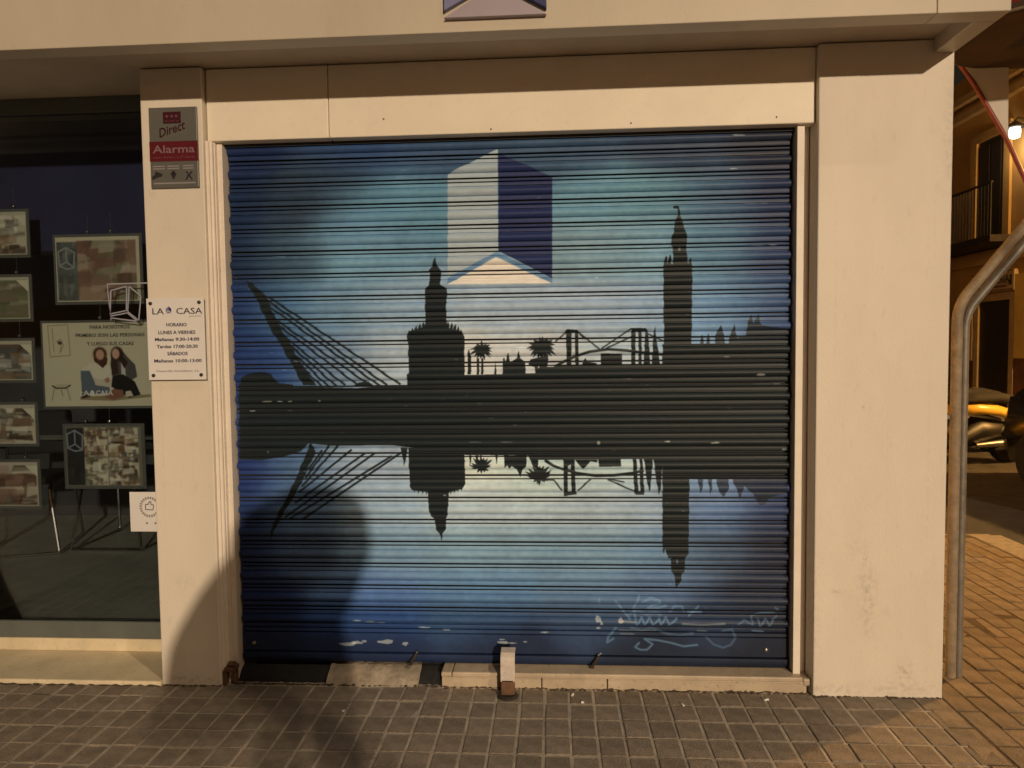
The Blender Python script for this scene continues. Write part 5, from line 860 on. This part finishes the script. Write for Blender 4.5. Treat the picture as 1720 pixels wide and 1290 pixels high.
def couple():
    w, h = .296, .43; cv = Canvas(-w, w, 0, h, 700, enc2((205, 197, 168))); X = lambda p: [((a-100)/1330*.585-w+.004, h-(b-95)/1095*.43) for a, b in p]
    P = lambda p, c: cv.poly(X(p), enc2(c))
    for q in ([(180, 160), (410, 150), (425, 530), (195, 545), (180, 160)], [(230, 200), (240, 480)], [(270, 360), (320, 330), (350, 400), (320, 480)], [(330, 380), (310, 500)]): cv.line(X(q), .004, enc2((150, 140, 105)))
    cv.ell(*X([(310, 375)])[0], .012, .009, enc2((80, 72, 55)))
    P([(205, 905), (260, 880), (360, 880), (410, 900), (360, 930), (250, 935)], (190, 180, 150)); cv.line(X([(205, 905), (250, 935), (360, 932), (410, 900)]), .006, enc2((40, 35, 28)))
    for a, b in (((225, 935), (195, 1080)), ((300, 935), (320, 1030)), ((370, 930), (405, 1085))): cv.line(X([a, b]), .005, enc2((150, 138, 105)))
    P([(520, 1040), (1320, 1020), (1330, 1050), (900, 1095), (520, 1080)], (150, 130, 95))
    P([(640, 640), (560, 690), (530, 760), (640, 740), (680, 860), (870, 900), (890, 720), (850, 650), (760, 610)], (215, 205, 185))
    P([(535, 720), (640, 720), (700, 880), (850, 900), (870, 990), (700, 1010), (540, 985)], (90, 105, 120)); P([(680, 800), (760, 830), (900, 830), (880, 930), (700, 900)], (200, 190, 170))
    cv.ell(*X([(765, 520)])[0], .040, .040, enc2((75, 42, 28)), soft=.3); P([(690, 560), (850, 560), (840, 640), (790, 690), (740, 640), (700, 610)], (80, 45, 30)); cv.ell(*X([(765, 525)])[0], .025, .030, enc2((200, 150, 125)), soft=.3)
    P([(900, 480), (1000, 450), (1080, 560), (1160, 650), (1180, 800), (1100, 850), (900, 800), (880, 650)], (85, 80, 80)); P([(1000, 560), (1050, 600), (1050, 820), (1000, 800)], (190, 185, 180))
    cv.ell(*X([(960, 520)])[0], .036, .042, enc2((55, 35, 28)), soft=.3); P([(890, 540), (960, 560), (970, 760), (890, 780)], (60, 42, 36)); P([(1000, 520), (1080, 620), (1040, 700), (990, 600)], (55, 36, 30)); cv.ell(*X([(945, 515)])[0], .022, .030, enc2((205, 160, 138)), soft=.3)
    P([(900, 790), (1020, 770), (1150, 860), (1210, 1020), (1080, 1060), (880, 920)], (30, 30, 30)); P([(1040, 980), (1100, 970), (1130, 1040), (1040, 1045)], (200, 190, 175)); P([(800, 830), (850, 800), (870, 850), (830, 880)], (175, 120, 100))
    P([(790, 1040), (900, 950), (1010, 960), (1020, 1040), (900, 1090)], (140, 90, 70)); P([(540, 1000), (600, 990), (640, 1040), (540, 1070)], (70, 55, 45))
    return cv.blur(1)
tp = poster('cream poster of a seated couple with a printed slogan in the shop window', -2.494, -1.902, 1.178, 1.606, couple(), pins=(-2.19,), border=.012)
for s, z, wd in (('PARA NOSOTROS', .386, .20), ('PRIMERO SON LAS PERSONAS', .347, .345), ('Y LUEGO SUS CASAS', .306, .235)): text(s, tp, .055, -.001, z, 'signblack', wd, .017, bold=.012)
text('LA', tp, -.085, -.001, .064, 'white', .045, .024, bold=.01); text('CASA', tp, .015, -.001, .064, 'white', .085, .024, bold=.01); obj('logo_print', MB().prism([(-.055, .062), (-.055, .082), (-.046, .090), (-.036, .082), (-.036, .062)], -.001, 0), 'white', tp)
w = .206; cv = photo_sheet(w, .32, 77, [(-w+.02, -.10, .02, .30, [(45, 45, 48), (60, 60, 62), (35, 35, 38)]), (-.10, .02, .16, .30, room), (.025, w-.03, .16, .30, room), (-.10, .02, .02, .155, room+garden), (.025, w-.03, .02, .155, room)], bg=(120, 115, 100)); frame_cube(cv, -.145, .235, .08, enc2((130, 138, 150)), .008)
poster('dark poster with four room photos, lowest on the right of the shop window', -2.404, -1.992, .784, 1.104, cv, pins=(-2.285, -2.165))
ST = thing('window_cube_sticker', 'cube outline sticker in pale lilac lines on the shop window glass', 'sticker', (-1.99, .3085, 1.59))
def strip(pts, wd): 
    mb = MB()
    for (xa, za), (xb, zb) in zip(pts[:-1], pts[1:]):
        d = Vector((xb-xa, zb-za)); n = Vector((-d.y, d.x)).normalized()*wd/2; mb.prism([(xa+n.x, za+n.y), (xb+n.x, zb+n.y), (xb-n.x, zb-n.y), (xa-n.x, za-n.y)], -.0012, -.0002)
    return mb
M['vinyl'] = mat('lilac_vinyl', (.34, .35, .44), .5, var=.05)
obj('outline', strip([(-.107, .18), (.103, .182)], .006), 'vinyl', ST); obj('outline', strip([(-.107, .18), (-.095, .01)], .004), 'vinyl', ST)
for q in ([(-.09, .150), (-.012, .168), (-.018, .055), (-.098, .040), (-.09, .150)], [(.0, .168), (.055, .120), (.040, .008), (-.012, .050), (.0, .168)], [(-.098, .030), (-.014, .044), (.034, .004), (-.098, .022)]): obj('outline', strip(q, .0055), 'vinyl', ST)
WS = thing('window_notice', 'small white square notice with a round printed emblem stuck on the window', 'notice', (-1.958, .3085, .595))
obj('sheet', MB().box(-.071, .075, -.0012, -.0002, 0, .19), 'white', WS)
for k in range(22):
    a = R(20+k*15.5); obj('ring_mark', MB().box(-.004, .004, -.0019, -.0013, -.006, .006), 'inkgrey', WS, loc=(.026+.044*math.cos(a), 0, .118+.044*math.sin(a))).rotation_euler = (0, -(a-math.pi/2), 0)
obj('thumb_icon', strip([(.006, .105), (.006, .130), (.020, .131), (.026, .144), (.034, .142), (.032, .130), (.046, .128), (.042, .104), (.006, .105)], .0035), 'inkgrey', WS)
for x in (.01, .052): obj('star_mark', MB().lathe([(.006, 0), (.006, -.0008)], (x, -.0012, .04), 6, 'y'), 'inkgrey', WS)
def chair(x, y, rz, label):
    t = thing('office_chair', label, 'chair', (x, y, .15), rz, 'chairs in the dark shop')
    for s in (-1, 1):
        obj('sled_leg', MB().tube([(s*.17, .20, .44), (s*.17, -.14, .45), (s*.18, -.20, .42), (s*.235, -.25, .03), (s*.235, -.22, .012), (s*.235, .24, .012), (s*.235, .27, .03), (s*.20, .21, .44), (s*.19, .26, .86)], .010, 8), 'chrome', t, smooth=True)
    obj('front_bar', MB().tube([(-.235, -.245, .014), (.235, -.245, .014)], .009, 8), 'chrome', t, smooth=True)
    obj('seat', MB().box(-.21, .21, -.20, .23, .452, .50), 'seat', t, bevel=.02); obj('backrest', MB().box(-.20, .20, .235, .275, .60, .90), 'seat', t, bevel=.02)
chair(-2.93, 1.72, .0, 'chrome legged black chair behind the right posters in the window')
chair(-3.50, 1.55, .35, 'chrome legged black chair behind the left posters in the window')
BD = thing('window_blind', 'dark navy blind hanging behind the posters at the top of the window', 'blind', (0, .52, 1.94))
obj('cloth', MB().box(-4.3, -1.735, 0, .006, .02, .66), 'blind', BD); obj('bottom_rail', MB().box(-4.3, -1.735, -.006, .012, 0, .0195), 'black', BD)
DK = thing('desk', 'dark desk standing deep inside the shop window', 'desk', (-3.6, 2.1, .15))
obj('desk_top', MB().box(-1.1, 1.0, -.35, .35, .70, .735), 'acrylic', DK, bevel=.004)
for s in (-1, .9): obj('leg', MB().box(s-.03, s+.03, -.3, .3, 0, .699), 'iron', DK)

# ================================================================== CORNER PIPE AND SIDE STREET
PP = thing('bent_pipe', 'pair of weathered metal pipes bending outwards beside the corner pilaster', 'pipe', (1.70, .20, 0))
def pipe(x, r, m, y, dz=0):
    p = [(x, y, -.01), (x, y, 1.50+dz)]
    for k in range(1, 9): a = R(39)*k/8; p.append((x+.2*(1-math.cos(a)), y, 1.50+dz+.2*math.sin(a)))
    q = p[-1]; p.append((q[0]+.95*math.sin(R(39)), y, q[2]+.95*math.cos(R(39)))); p.append((p[-1][0]+.3, y, p[-1][2]+.02)); return MB().tube(p, r, 16)
obj('pipe', pipe(.0, .021, 'oldpaint', 0, .035), 'oldpaint', PP, smooth=True); obj('pipe', pipe(.037, .0185, 'galv', .012, 0), 'galv', PP, smooth=True)
obj('wall_bracket', MB().box(-.137, -.015, .0, .02, 1.122, 1.138), 'galv', PP)
# rounded canopy and grey sail over the side pavement
CN = thing('rounded_canopy', 'dark round edged canopy with a dark red valance over the side pavement', 'canopy', (1.57, .4, 2.95))
out = [(0, 0)]+[(.62+.62*math.cos(a)*1.35, .40+.44*math.sin(a)) for a in np.linspace(-math.pi/2, math.pi/2, 9)]+[(.62+.62*math.cos(a)*.1-.0, .84-.0) for a in (0,)]
el = [(.95+.34*math.cos(a)*1.6, .42+.42*math.sin(a)) for a in np.linspace(0, 2*math.pi, 36, endpoint=False)]
obj('slab', MB().prism(el, 0, .05, 'z'), 'brown', CN, smooth=True)
obj('rim', MB().tube([(x, y, .012) for x, y in [( .95+.345*math.cos(a)*1.6, .42+.428*math.sin(a)) for a in np.linspace(0, 2*math.pi, 40)]], .008, 8), 'galv', CN, smooth=True)
obj('slat', MB().box(.75, .80, .08, .55, -.006, -.0005), 'darkwood', CN); obj('slat', MB().box(1.0, 1.05, .06, .6, -.006, -.0005), 'darkwood', CN)
obj('valance', MB().prism([(.95+.30*math.cos(a)*1.6, .42+.36*math.sin(a)) for a in np.linspace(0, 2*math.pi, 30, endpoint=False)], .0505, .9, 'z'), 'redcloth', CN, smooth=True)
obj('bracket', MB().tube([(-.005, .42, .10), (.95, .42, .03)], .02, 8), 'brown', CN)
SA = thing('grey_sail', 'grey cloth panel with a slanting dark red edge tube, hung below the round canopy', 'cloth panel', (2.225, 1.215, 3.0))
obj('cloth', MB().prism([(.004, .0), (.27, -.05), (.275, -.43), (.02, .0)], -.004, .004), 'greycloth', SA)
obj('edge_tube', MB().tube([(-.0, .02, .02), (.09, .0, -.13), (.27, .0, -.435), (.40, 0, -.72), (.55, 0, -1.06)], .012, 10), 'redtube', SA, smooth=True)
obj('cord', MB().tube([(.0, 0, .0), (-.006, 0, .045), (.03, 0, -.02)], .004, 6), 'white', SA)

FB = thing('ochre_house', 'ochre house across the side street with a dark balcony above a shop door', 'building', (9, 0, 0))
obj('wall', MB().box(0, 8, -6, 40, 0, 7.2), 'ochre', FB); obj('plinth', MB().box(-.05, -.001, -6, 11.58, 0, 1.12).box(-.05, -.001, 12.86, 40, 0, 1.05), 'plinth', FB)
dr = obj('door', MB().box(-.02, -.004, 11.70, 12.74, 0, 2.28), 'darkwood', FB); dr['label'] = 'dark shop doorway'
obj('frame', MB().box(-.06, -.022, 12.74, 12.88, 0, 2.42).box(-.06, -.022, 11.56, 11.70, 0, 2.42).box(-.06, -.022, 11.70, 12.74, 2.28, 2.42), 'cream2', dr)
obj('trim', MB().box(-.09, -.002, 11.1, 11.50, 1.12, 2.75), 'yellowtrim', FB)
obj('trim', MB().box(-.07, -.002, 12.93, 13.03, 1.05, 2.55), 'cream2', FB)
obj('cornice', MB().box(-.10, -.002, -6, 40, 3.05, 3.3), 'ochre', FB)
bw = obj('window', MB().box(-.015, -.003, 11.98, 12.90, 3.5, 5.62), 'darkwood', FB)
obj('frame', MB().box(-.07, -.016, 12.90, 13.10, 3.5, 5.8).box(-.07, -.016, 11.78, 11.98, 3.5, 5.8).box(-.07, -.016, 11.98, 12.90, 5.62, 5.8), 'ochre', bw)
obj('shutter_leaf', MB().box(-.05, -.0155, 12.1, 12.42, 3.55, 5.5).box(-.05, -.0155, 12.48, 12.8, 3.55, 5.5), 'darkwood', bw)
bl = obj('balcony', MB().box(-.75, -.002, 11.2, 13.9, 3.35, 3.48), 'darkwood', FB)
obj('handrail', MB().box(-.75, -.71, 11.2, 13.9, 4.45, 4.49), 'iron', bl)
for k in range(26): obj('baluster', MB().box(-.738, -.722, 11.22+k*.105, 11.236+k*.105, 3.48, 4.45), 'iron', bl)
obj('cornice', MB().box(-.25, -.002, -6, 40, 6.55, 6.7).box(-.15, -.002, -6, 40, 6.25, 6.4), 'cream2', FB)
FS = thing('shop_sign', 'narrow lettered sign board above the dark shop door across the street', 'sign', (8.93, 12.23, 2.46))
obj('board', MB().box(-.03, .065, -.72, .72, -.005, .40), 'cream2', FS, bevel=.01); obj('border', MB().box(-.036, -.031, -.69, .69, .37, .39).box(-.036, -.031, -.69, .69, .01, .03), 'plinth', FS)
text('CERVECERIA', FS, -.037, -.02, .16, 'darkwood', 1.12, .15, bold=.02, face='-x'); obj('mug_icon', MB().box(-.038, -.031, -.66, -.60, .10, .30).box(-.038, -.031, -.60, -.57, .10, .2), 'darkwood', FS)
obj('small_print', MB().box(-.037, -.031, -.5, .5, .07, .11), 'plinth', FS)
pt = thing('pot_plant', 'dim leafy pot plant on the balcony rail at the far left', 'plant', (8.35, 13.75, 3.9))
obj('pot', MB().lathe([(.08, 0), (.12, .2), (.13, .2)], (0, 0, 0), 14), 'plinth', pt)
mb = MB()
for k in range(60):
    a, e, l = random.uniform(0, 6.28), random.uniform(.2, 1.4), random.uniform(.12, .32); d = Vector((math.cos(a)*math.cos(e), math.sin(a)*math.cos(e), math.sin(e))); p = Vector((0, 0, .2)); n = d.cross(Vector((0, 0, 1))).normalized()*.035
    mb.add([p, p+d*l*.5+n, p+d*l, p+d*l*.5-n], [(0, 1, 2, 3)])
obj('foliage', mb, 'leaf', pt)

def lantern(x, y, z, label, col, power, glow, r=.09):
    t = thing('wall_lantern', label, 'lamp', (x, y, z), group='wall lanterns on the ochre house')
    obj('arm', MB().tube([(9.0-x, 0, .30), (.05, 0, .34), (0, 0, .28)], .018, 8), 'iron', t, smooth=True)
    obj('hood', MB().lathe([(.02, .28), (.16, .17), (.17, .15)], (0, 0, 0), 16), 'iron', t, smooth=True)
    obj('globe', MB().lathe([(.05, -.05), (.09, -.03), (.10, .05), (.10, .10), (.09, .148)], (0, 0, 0), 16), glow, t, smooth=True)
    l = bpy.data.lights.new('lantern_light', 'POINT'); l.energy = power; l.color = col; l.shadow_soft_size = r; o = bpy.data.objects.new('lantern_light', l); COL.objects.link(o); o.parent = t; o.location = (-.05, 0, -.25)
lantern(8.55, 4.25, 4.6, 'wall lantern on the ochre house opposite the street corner', (1, .56, .17), 1950, 'glow2')
lantern(8.75, 11.35, 5.35, 'bright white lamp beside the slanting red tube, far up the side street', (1, .80, .5), 16, 'glow')

# parked scooters and car
def scooter(x, y, rz, shell, label):
    t = thing('parked_scooter', label, 'scooter', (x, y, -.12), rz, 'scooters parked across the side street')
    for wx in (-.62, .62):
        wo = obj('wheel', MB().lathe([(.14, -.05), (.20, -.055), (.235, -.03), (.24, 0), (.235, .03), (.20, .055), (.14, .05)], (wx, 0, .24), 24, 'y'), 'rubber', t, smooth=True)
        obj('rim', MB().lathe([(.02, -.045), (.14, -.03), (.145, 0), (.14, .03), (.02, .045)], (wx, 0, .24), 16, 'y'), 'chrome', wo, smooth=True)
    def ring(xx, hw, z0, z1): return [(xx, -hw, z0), (xx, -hw*1.05, (z0+z1)/2), (xx, -hw*.6, z1), (xx, hw*.6, z1), (xx, hw*1.05, (z0+z1)/2), (xx, hw, z0)]
    obj('tail_fairing', MB().loft([ring(-.1, .13, .64, .80), ring(.15, .18, .65, .80), ring(.4, .17, .63, .77), ring(.62, .12, .57, .69), ring(.80, .06, .50, .58), ring(.94, .01, .45, .47)]), shell, t, smooth='all')
    obj('underbody', MB().loft([ring(-.35, .14, .20, .32), ring(-.1, .15, .2, .38), ring(.2, .16, .28, .60), ring(.5, .12, .3, .55), ring(.75, .05, .36, .48)]), 'black', t, smooth='all')
    obj('seat', MB().loft([ring(-.12, .10, .76, .82), ring(.15, .15, .79, .90), ring(.45, .14, .79, .92), ring(.72, .08, .75, .86)]), 'seat', t, smooth='all')
    obj('front_shield', MB().loft([ring(-.70, .05, .50, .62), ring(-.52, .17, .35, .95), ring(-.42, .19, .3, 1.0), ring(-.38, .15, .3, .9)]), shell, t, smooth='all')
    obj('front_fork', MB().tube([(-.62, 0, .24), (-.50, 0, .6), (-.42, 0, 1.0)], .035, 8), 'steel', t); obj('handlebar', MB().tube([(-.30, -.33, 1.02), (-.40, -.15, 1.06), (-.42, 0, 1.02), (-.40, .15, 1.06), (-.30, .33, 1.02)], .016, 8), 'black', t, smooth=True)
    obj('headlight', MB().lathe([(.07, 0), (.05, -.03), (.01, -.04)], (-.50, 0, .93), 12, 'x'), 'chrome', t); obj('exhaust', MB().tube([(.1, -.16, .25), (.45, -.19, .28), (.85, -.19, .36)], [.03, .05, .045], 10), 'steel', t, smooth=True)
    for s in (-1, 1): obj('mirror', MB().lathe([(.01, -.008), (.05, -.004), (.05, .004), (.01, .008)], (-.38, s*.32, 1.22), 12, 'x').tube([(-.38, s*.25, 1.03), (-.38, s*.32, 1.2)], .006, 6), 'black', t)
scooter(5.22, 6.55, .10, 'yellow', 'parked scooter with bright yellow tail and black underbody')
scooter(5.55, 7.5, .05, 'iron', 'dark parked scooter just behind the yellow one')
def car(x, y, label):
    t = thing('parked_car', label, 'car', (x, y, -.12))
    sec = [(-2.1, .30, .55, .80), (-1.95, .22, .72, .86), (-1.1, .2, .92, .88), (1.0, .2, .98, .88), (1.85, .22, .95, .86), (2.05, .30, .70, .78)]
    def rg(yy, z0, z1, hw): return [(-hw*.92, yy, z0), (-hw, yy, (z0+z1)/2), (-hw*.94, yy, z1), (hw*.94, yy, z1), (hw, yy, (z0+z1)/2), (hw*.92, yy, z0)]
    obj('body', MB().loft([rg(*s) for s in sec]), 'carpaint', t, smooth='all')
    cab = [(-1.2, .9, .95, .80), (-.45, .9, 1.42, .66), (1.0, .9, 1.47, .66), (1.8, .92, 1.0, .76)]
    def rc(yy, z0, z1, hw): return [(-.83, yy, z0), (-hw, yy, z1), (hw, yy, z1), (.83, yy, z0)]
    obj('cabin', MB().loft([rc(*s) for s in cab]), 'carglass', t); obj('roof', MB().loft([[(-.64, yy, z), (-.60, yy, z+.03), (.60, yy, z+.03), (.64, yy, z)] for yy, z in ((-.42, 1.425), (.3, 1.475), (1.0, 1.472))]), 'carpaint', t, smooth='all')
    for sx in (-1, 1):
        for wy in (-1.3, 1.3):
            wo = obj('wheel', MB().lathe([(.20, -.10), (.29, -.105), (.315, -.07), (.315, .07), (.29, .105), (.20, .10)], (sx*.80, wy, .315), 28, 'x'), 'rubber', t, smooth=True)
            rm = MB().lathe([(.03, sx*.10), (.05, sx*.085), (.19, sx*.07), (.20, sx*.098), (.205, sx*.06)], (sx*.80, wy, .315), 20, 'x')
            for k in range(6):
                a = k*math.pi/3; rm.tube([(sx*.885, wy+.03*math.cos(a), .315+.03*math.sin(a)), (sx*.88, wy+.19*math.cos(a), .315+.19*math.sin(a))], .016, 6)
            obj('rim', rm, 'steel', wo)
        obj('tail_light', MB().box(sx*.62-.12, sx*.62+.12, 1.93, 2.0, .72, .84), 'signred', t); obj('mirror', MB().box(sx*.93-.08, sx*.93+.08, -.75, -.65, .98, 1.10), 'carpaint', t, bevel=.02)
        obj('door_handle', MB().box(sx*.885-.012, sx*.885+.012, .35, .52, .80, .825), 'chrome', t)
car(5.93, 3.55, 'black parked car at the right edge, its spoked rear wheel showing')

# ================================================================== OUTSIDE THE FRAME, BEHIND THE VIEWER: what throws the shadows
LP = thing('street_lamp', 'tall grey street lamp standing across the pavement to the right', 'lamp', (5.9, -6.5, -.12))
obj('post', MB().tube([(0, 0, 0), (0, 0, 4), (0, 0, 8.6), (-.25, .25, 9.2), (-.7, .7, 9.35)], [.09, .075, .05, .045, .04], 12), 'galv', LP, smooth=True)
obj('lamp_head', MB().loft([[(-.6+a, .6+b, 9.40) for a, b in ((-.1, -.1), (.1, -.1), (.1, .1), (-.1, .1))], [(-.85+a, .85+b, 9.42) for a, b in ((-.2, -.1), (.1, -.2), (.2, .1), (-.1, .2))], [(-1.1+a, 1.1+b, 9.34) for a, b in ((-.12, -.12), (.12, -.12), (.12, .12), (-.12, .12))]]), 'galv', LP, smooth='all')
def lamp_light():
    l = bpy.data.lights.new('street_lamp_light', 'SPOT'); l.energy = 1500; l.color = (1, .77, .51); l.shadow_soft_size = .04; l.spot_size = R(30); l.spot_blend = 1; o = bpy.data.objects.new('street_lamp_light', l); COL.objects.link(o); o.parent = LP; o.location = (-.85, .85, 9.2); o.rotation_euler = Vector((5.05+.1, -5.65+1.3, 9.08)).to_track_quat('Z', 'Y').to_euler()
lamp_light()
obj('post', MB().tube([(0, 0, 0), (0, 0, 7.4)], .015, 12), 'galv', thing('shadow_pole', 'unseen slim metal pole added to cast the streak on the pavement', 'pole', (3.39, -4.17, -.12)), smooth=True)  # unseen pole, added only for its shadow streak across the paving

def person():
    t = thing('person', 'unseen person holding up a phone, in a cape shaped to cast the rounded shadow', 'person', (.10, -3.42, 0))
    J = {'pel': ((0, 0, .90), (.15, .12)), 'spi': ((0, 0, 1.06), (.14, .11)), 'che': ((0, .01, 1.24), (.16, .115)), 'nec': ((0, .02, 1.36), (.055, .055)), 'nk2': ((0, .035, 1.43), (.055, .06)), 'hed': ((0, .06, 1.52), (.075, .092)), 'top': ((0, .05, 1.585), (.05, .06)),
         'sl': ((-.17, .02, 1.30), (.06, .06)), 'el': ((-.20, .18, 1.14), (.045, .045)), 'wl': ((-.12, .34, 1.36), (.03, .03)), 'pal': ((-.085, .375, 1.41), (.03, .02)), 'sr': ((.14, .02, 1.30), (.06, .06)), 'er': ((.09, .18, 1.14), (.045, .045)), 'wr': ((.0, .34, 1.36), (.03, .03)), 'par': ((-.005, .375, 1.41), (.03, .02)),
         'hl': ((-.10, 0, .86), (.10, .10)), 'kl': ((-.11, .02, .48), (.065, .065)), 'al': ((-.12, -.02, .09), (.045, .05)), 'tl': ((-.13, .14, .04), (.045, .03)), 'hr': ((.10, 0, .86), (.10, .10)), 'kr': ((.11, .02, .48), (.065, .065)), 'ar': ((.12, -.02, .09), (.045, .05)), 'tr': ((.13, .14, .04), (.045, .03))}
    E_ = ['pel spi', 'spi che', 'che nec', 'nec nk2', 'nk2 hed', 'hed top', 'che sl', 'sl el', 'el wl', 'wl pal', 'che sr', 'sr er', 'er wr', 'wr par', 'pel hl', 'hl kl', 'kl al', 'al tl', 'pel hr', 'hr kr', 'kr ar', 'ar tr']
    ks = list(J); vs = [J[k][0] for k in ks]; es = [tuple(ks.index(a) for a in e.split()) for e in E_]; rad = [J[k][1] for k in ks]
    for s, base in ((1, 'pal'), (-1, 'par')):            # four fingers round the phone edge and a thumb
        b = Vector(J[base][0]); bi = ks.index(base)
        for k in range(4):
            p1 = b+Vector((-s*.018, .02, .020-.018*k)); p2 = p1+Vector((s*.012, .026, .006)); p3 = p2+Vector((s*.022, .002, .002)); i0 = len(vs)
            vs += [tuple(p1), tuple(p2), tuple(p3)]; rad += [(.0095, .0095), (.009, .009), (.0075, .0075)]; es += [(bi, i0), (i0, i0+1), (i0+1, i0+2)]
        p1 = b+Vector((s*.016, -.008, -.015)); p2 = p1+Vector((s*.016, -.002, .025)); i0 = len(vs); vs += [tuple(p1), tuple(p2)]; rad += [(.011, .011), (.009, .009)]; es += [(bi, i0), (i0, i0+1)]
    me = bpy.data.meshes.new('body'); me.from_pydata(vs, es, []); o = bpy.data.objects.new('body', me); COL.objects.link(o); o.parent = t
    o.modifiers.new('skin', 'SKIN'); sub = o.modifiers.new('sub', 'SUBSURF'); sub.levels = sub.render_levels = 2
    for i, r in enumerate(rad): me.skin_vertices[0].data[i].radius = r; me.skin_vertices[0].data[i].use_root = (i == 0)
    me.materials.append(M['skin'])
    def oval(z, a, b, cy=0, n=20, cx=0): return [(cx+a*math.cos(q), cy+b*math.sin(q), z) for q in [2*math.pi*k/n for k in range(n)]]
    obj('coat', MB().loft([oval(.70, .20, .15, cx=-.44), oval(.84, .29, .19, cx=-.34), oval(.94, .36, .21, cx=-.25), oval(1.02, .36, .21, cx=-.215), oval(1.18, .35, .20, cx=-.127), oval(1.36, .315, .17, -.01, cx=-.02), oval(1.47, .305, .15, -.04, cx=.0), oval(1.55, .275, .14, -.045, cx=.02), oval(1.605, .21, .12, -.03, cx=.045), oval(1.645, .11, .08, -.02, cx=.05), oval(1.655, .03, .03, -.02, cx=.05)]), 'coat', t, smooth='all')  # made-up cape outline, shaped to throw the rounded shadow on the shutter
    for s in (-1, 1):
        e = 'l' if s < 0 else 'r'; obj('sleeve', MB().tube([J['s'+e][0], Vector(J['s'+e][0]).lerp(Vector(J['e'+e][0]), .5), J['e'+e][0], Vector(J['e'+e][0]).lerp(Vector(J['w'+e][0]), .5), Vector(J['e'+e][0]).lerp(Vector(J['w'+e][0]), .92)], [.085, .075, .065, .055, .045], 12), 'coat', t, smooth='all')
        obj('trouser_leg', MB().tube([J['h'+e][0], J['k'+e][0], Vector(J['a'+e][0])+Vector((0, 0, .02))], [.10, .07, .06], 14), 'trousers', t, smooth='all')
        obj('shoe', MB().loft([[(J['a'+e][0][0]+a, b, z) for a, z in ((-w_, .0), (w_, .0), (w_*.8, h_), (-w_*.8, h_))] for b, w_, h_ in ((-.09, .03, .07), (-.04, .045, .11), (.05, .05, .09), (.15, .045, .055), (.19, .02, .03))]), 'black', t, smooth='all')
    obj('hair', MB().loft([oval(1.47, .085, .08, .01), oval(1.52, .088, .085, .025), oval(1.57, .082, .085, .035), oval(1.605, .04, .05, .04)]), 'hair', t, smooth='all')
    obj('nose', MB().lathe([(.016, 0), (.012, .02), (.004, .032)], (0, .145, 1.50), 8, 'y'), 'skin', t, smooth='all')
    ph = tag(obj('phone', MB().box(-.09, .07, -.005, .004, -.04, .04), 'black', None, bevel=.003, loc=(.065, -3.02, 1.452)), 'black phone held up by the person in the cape', 'phone')
person()
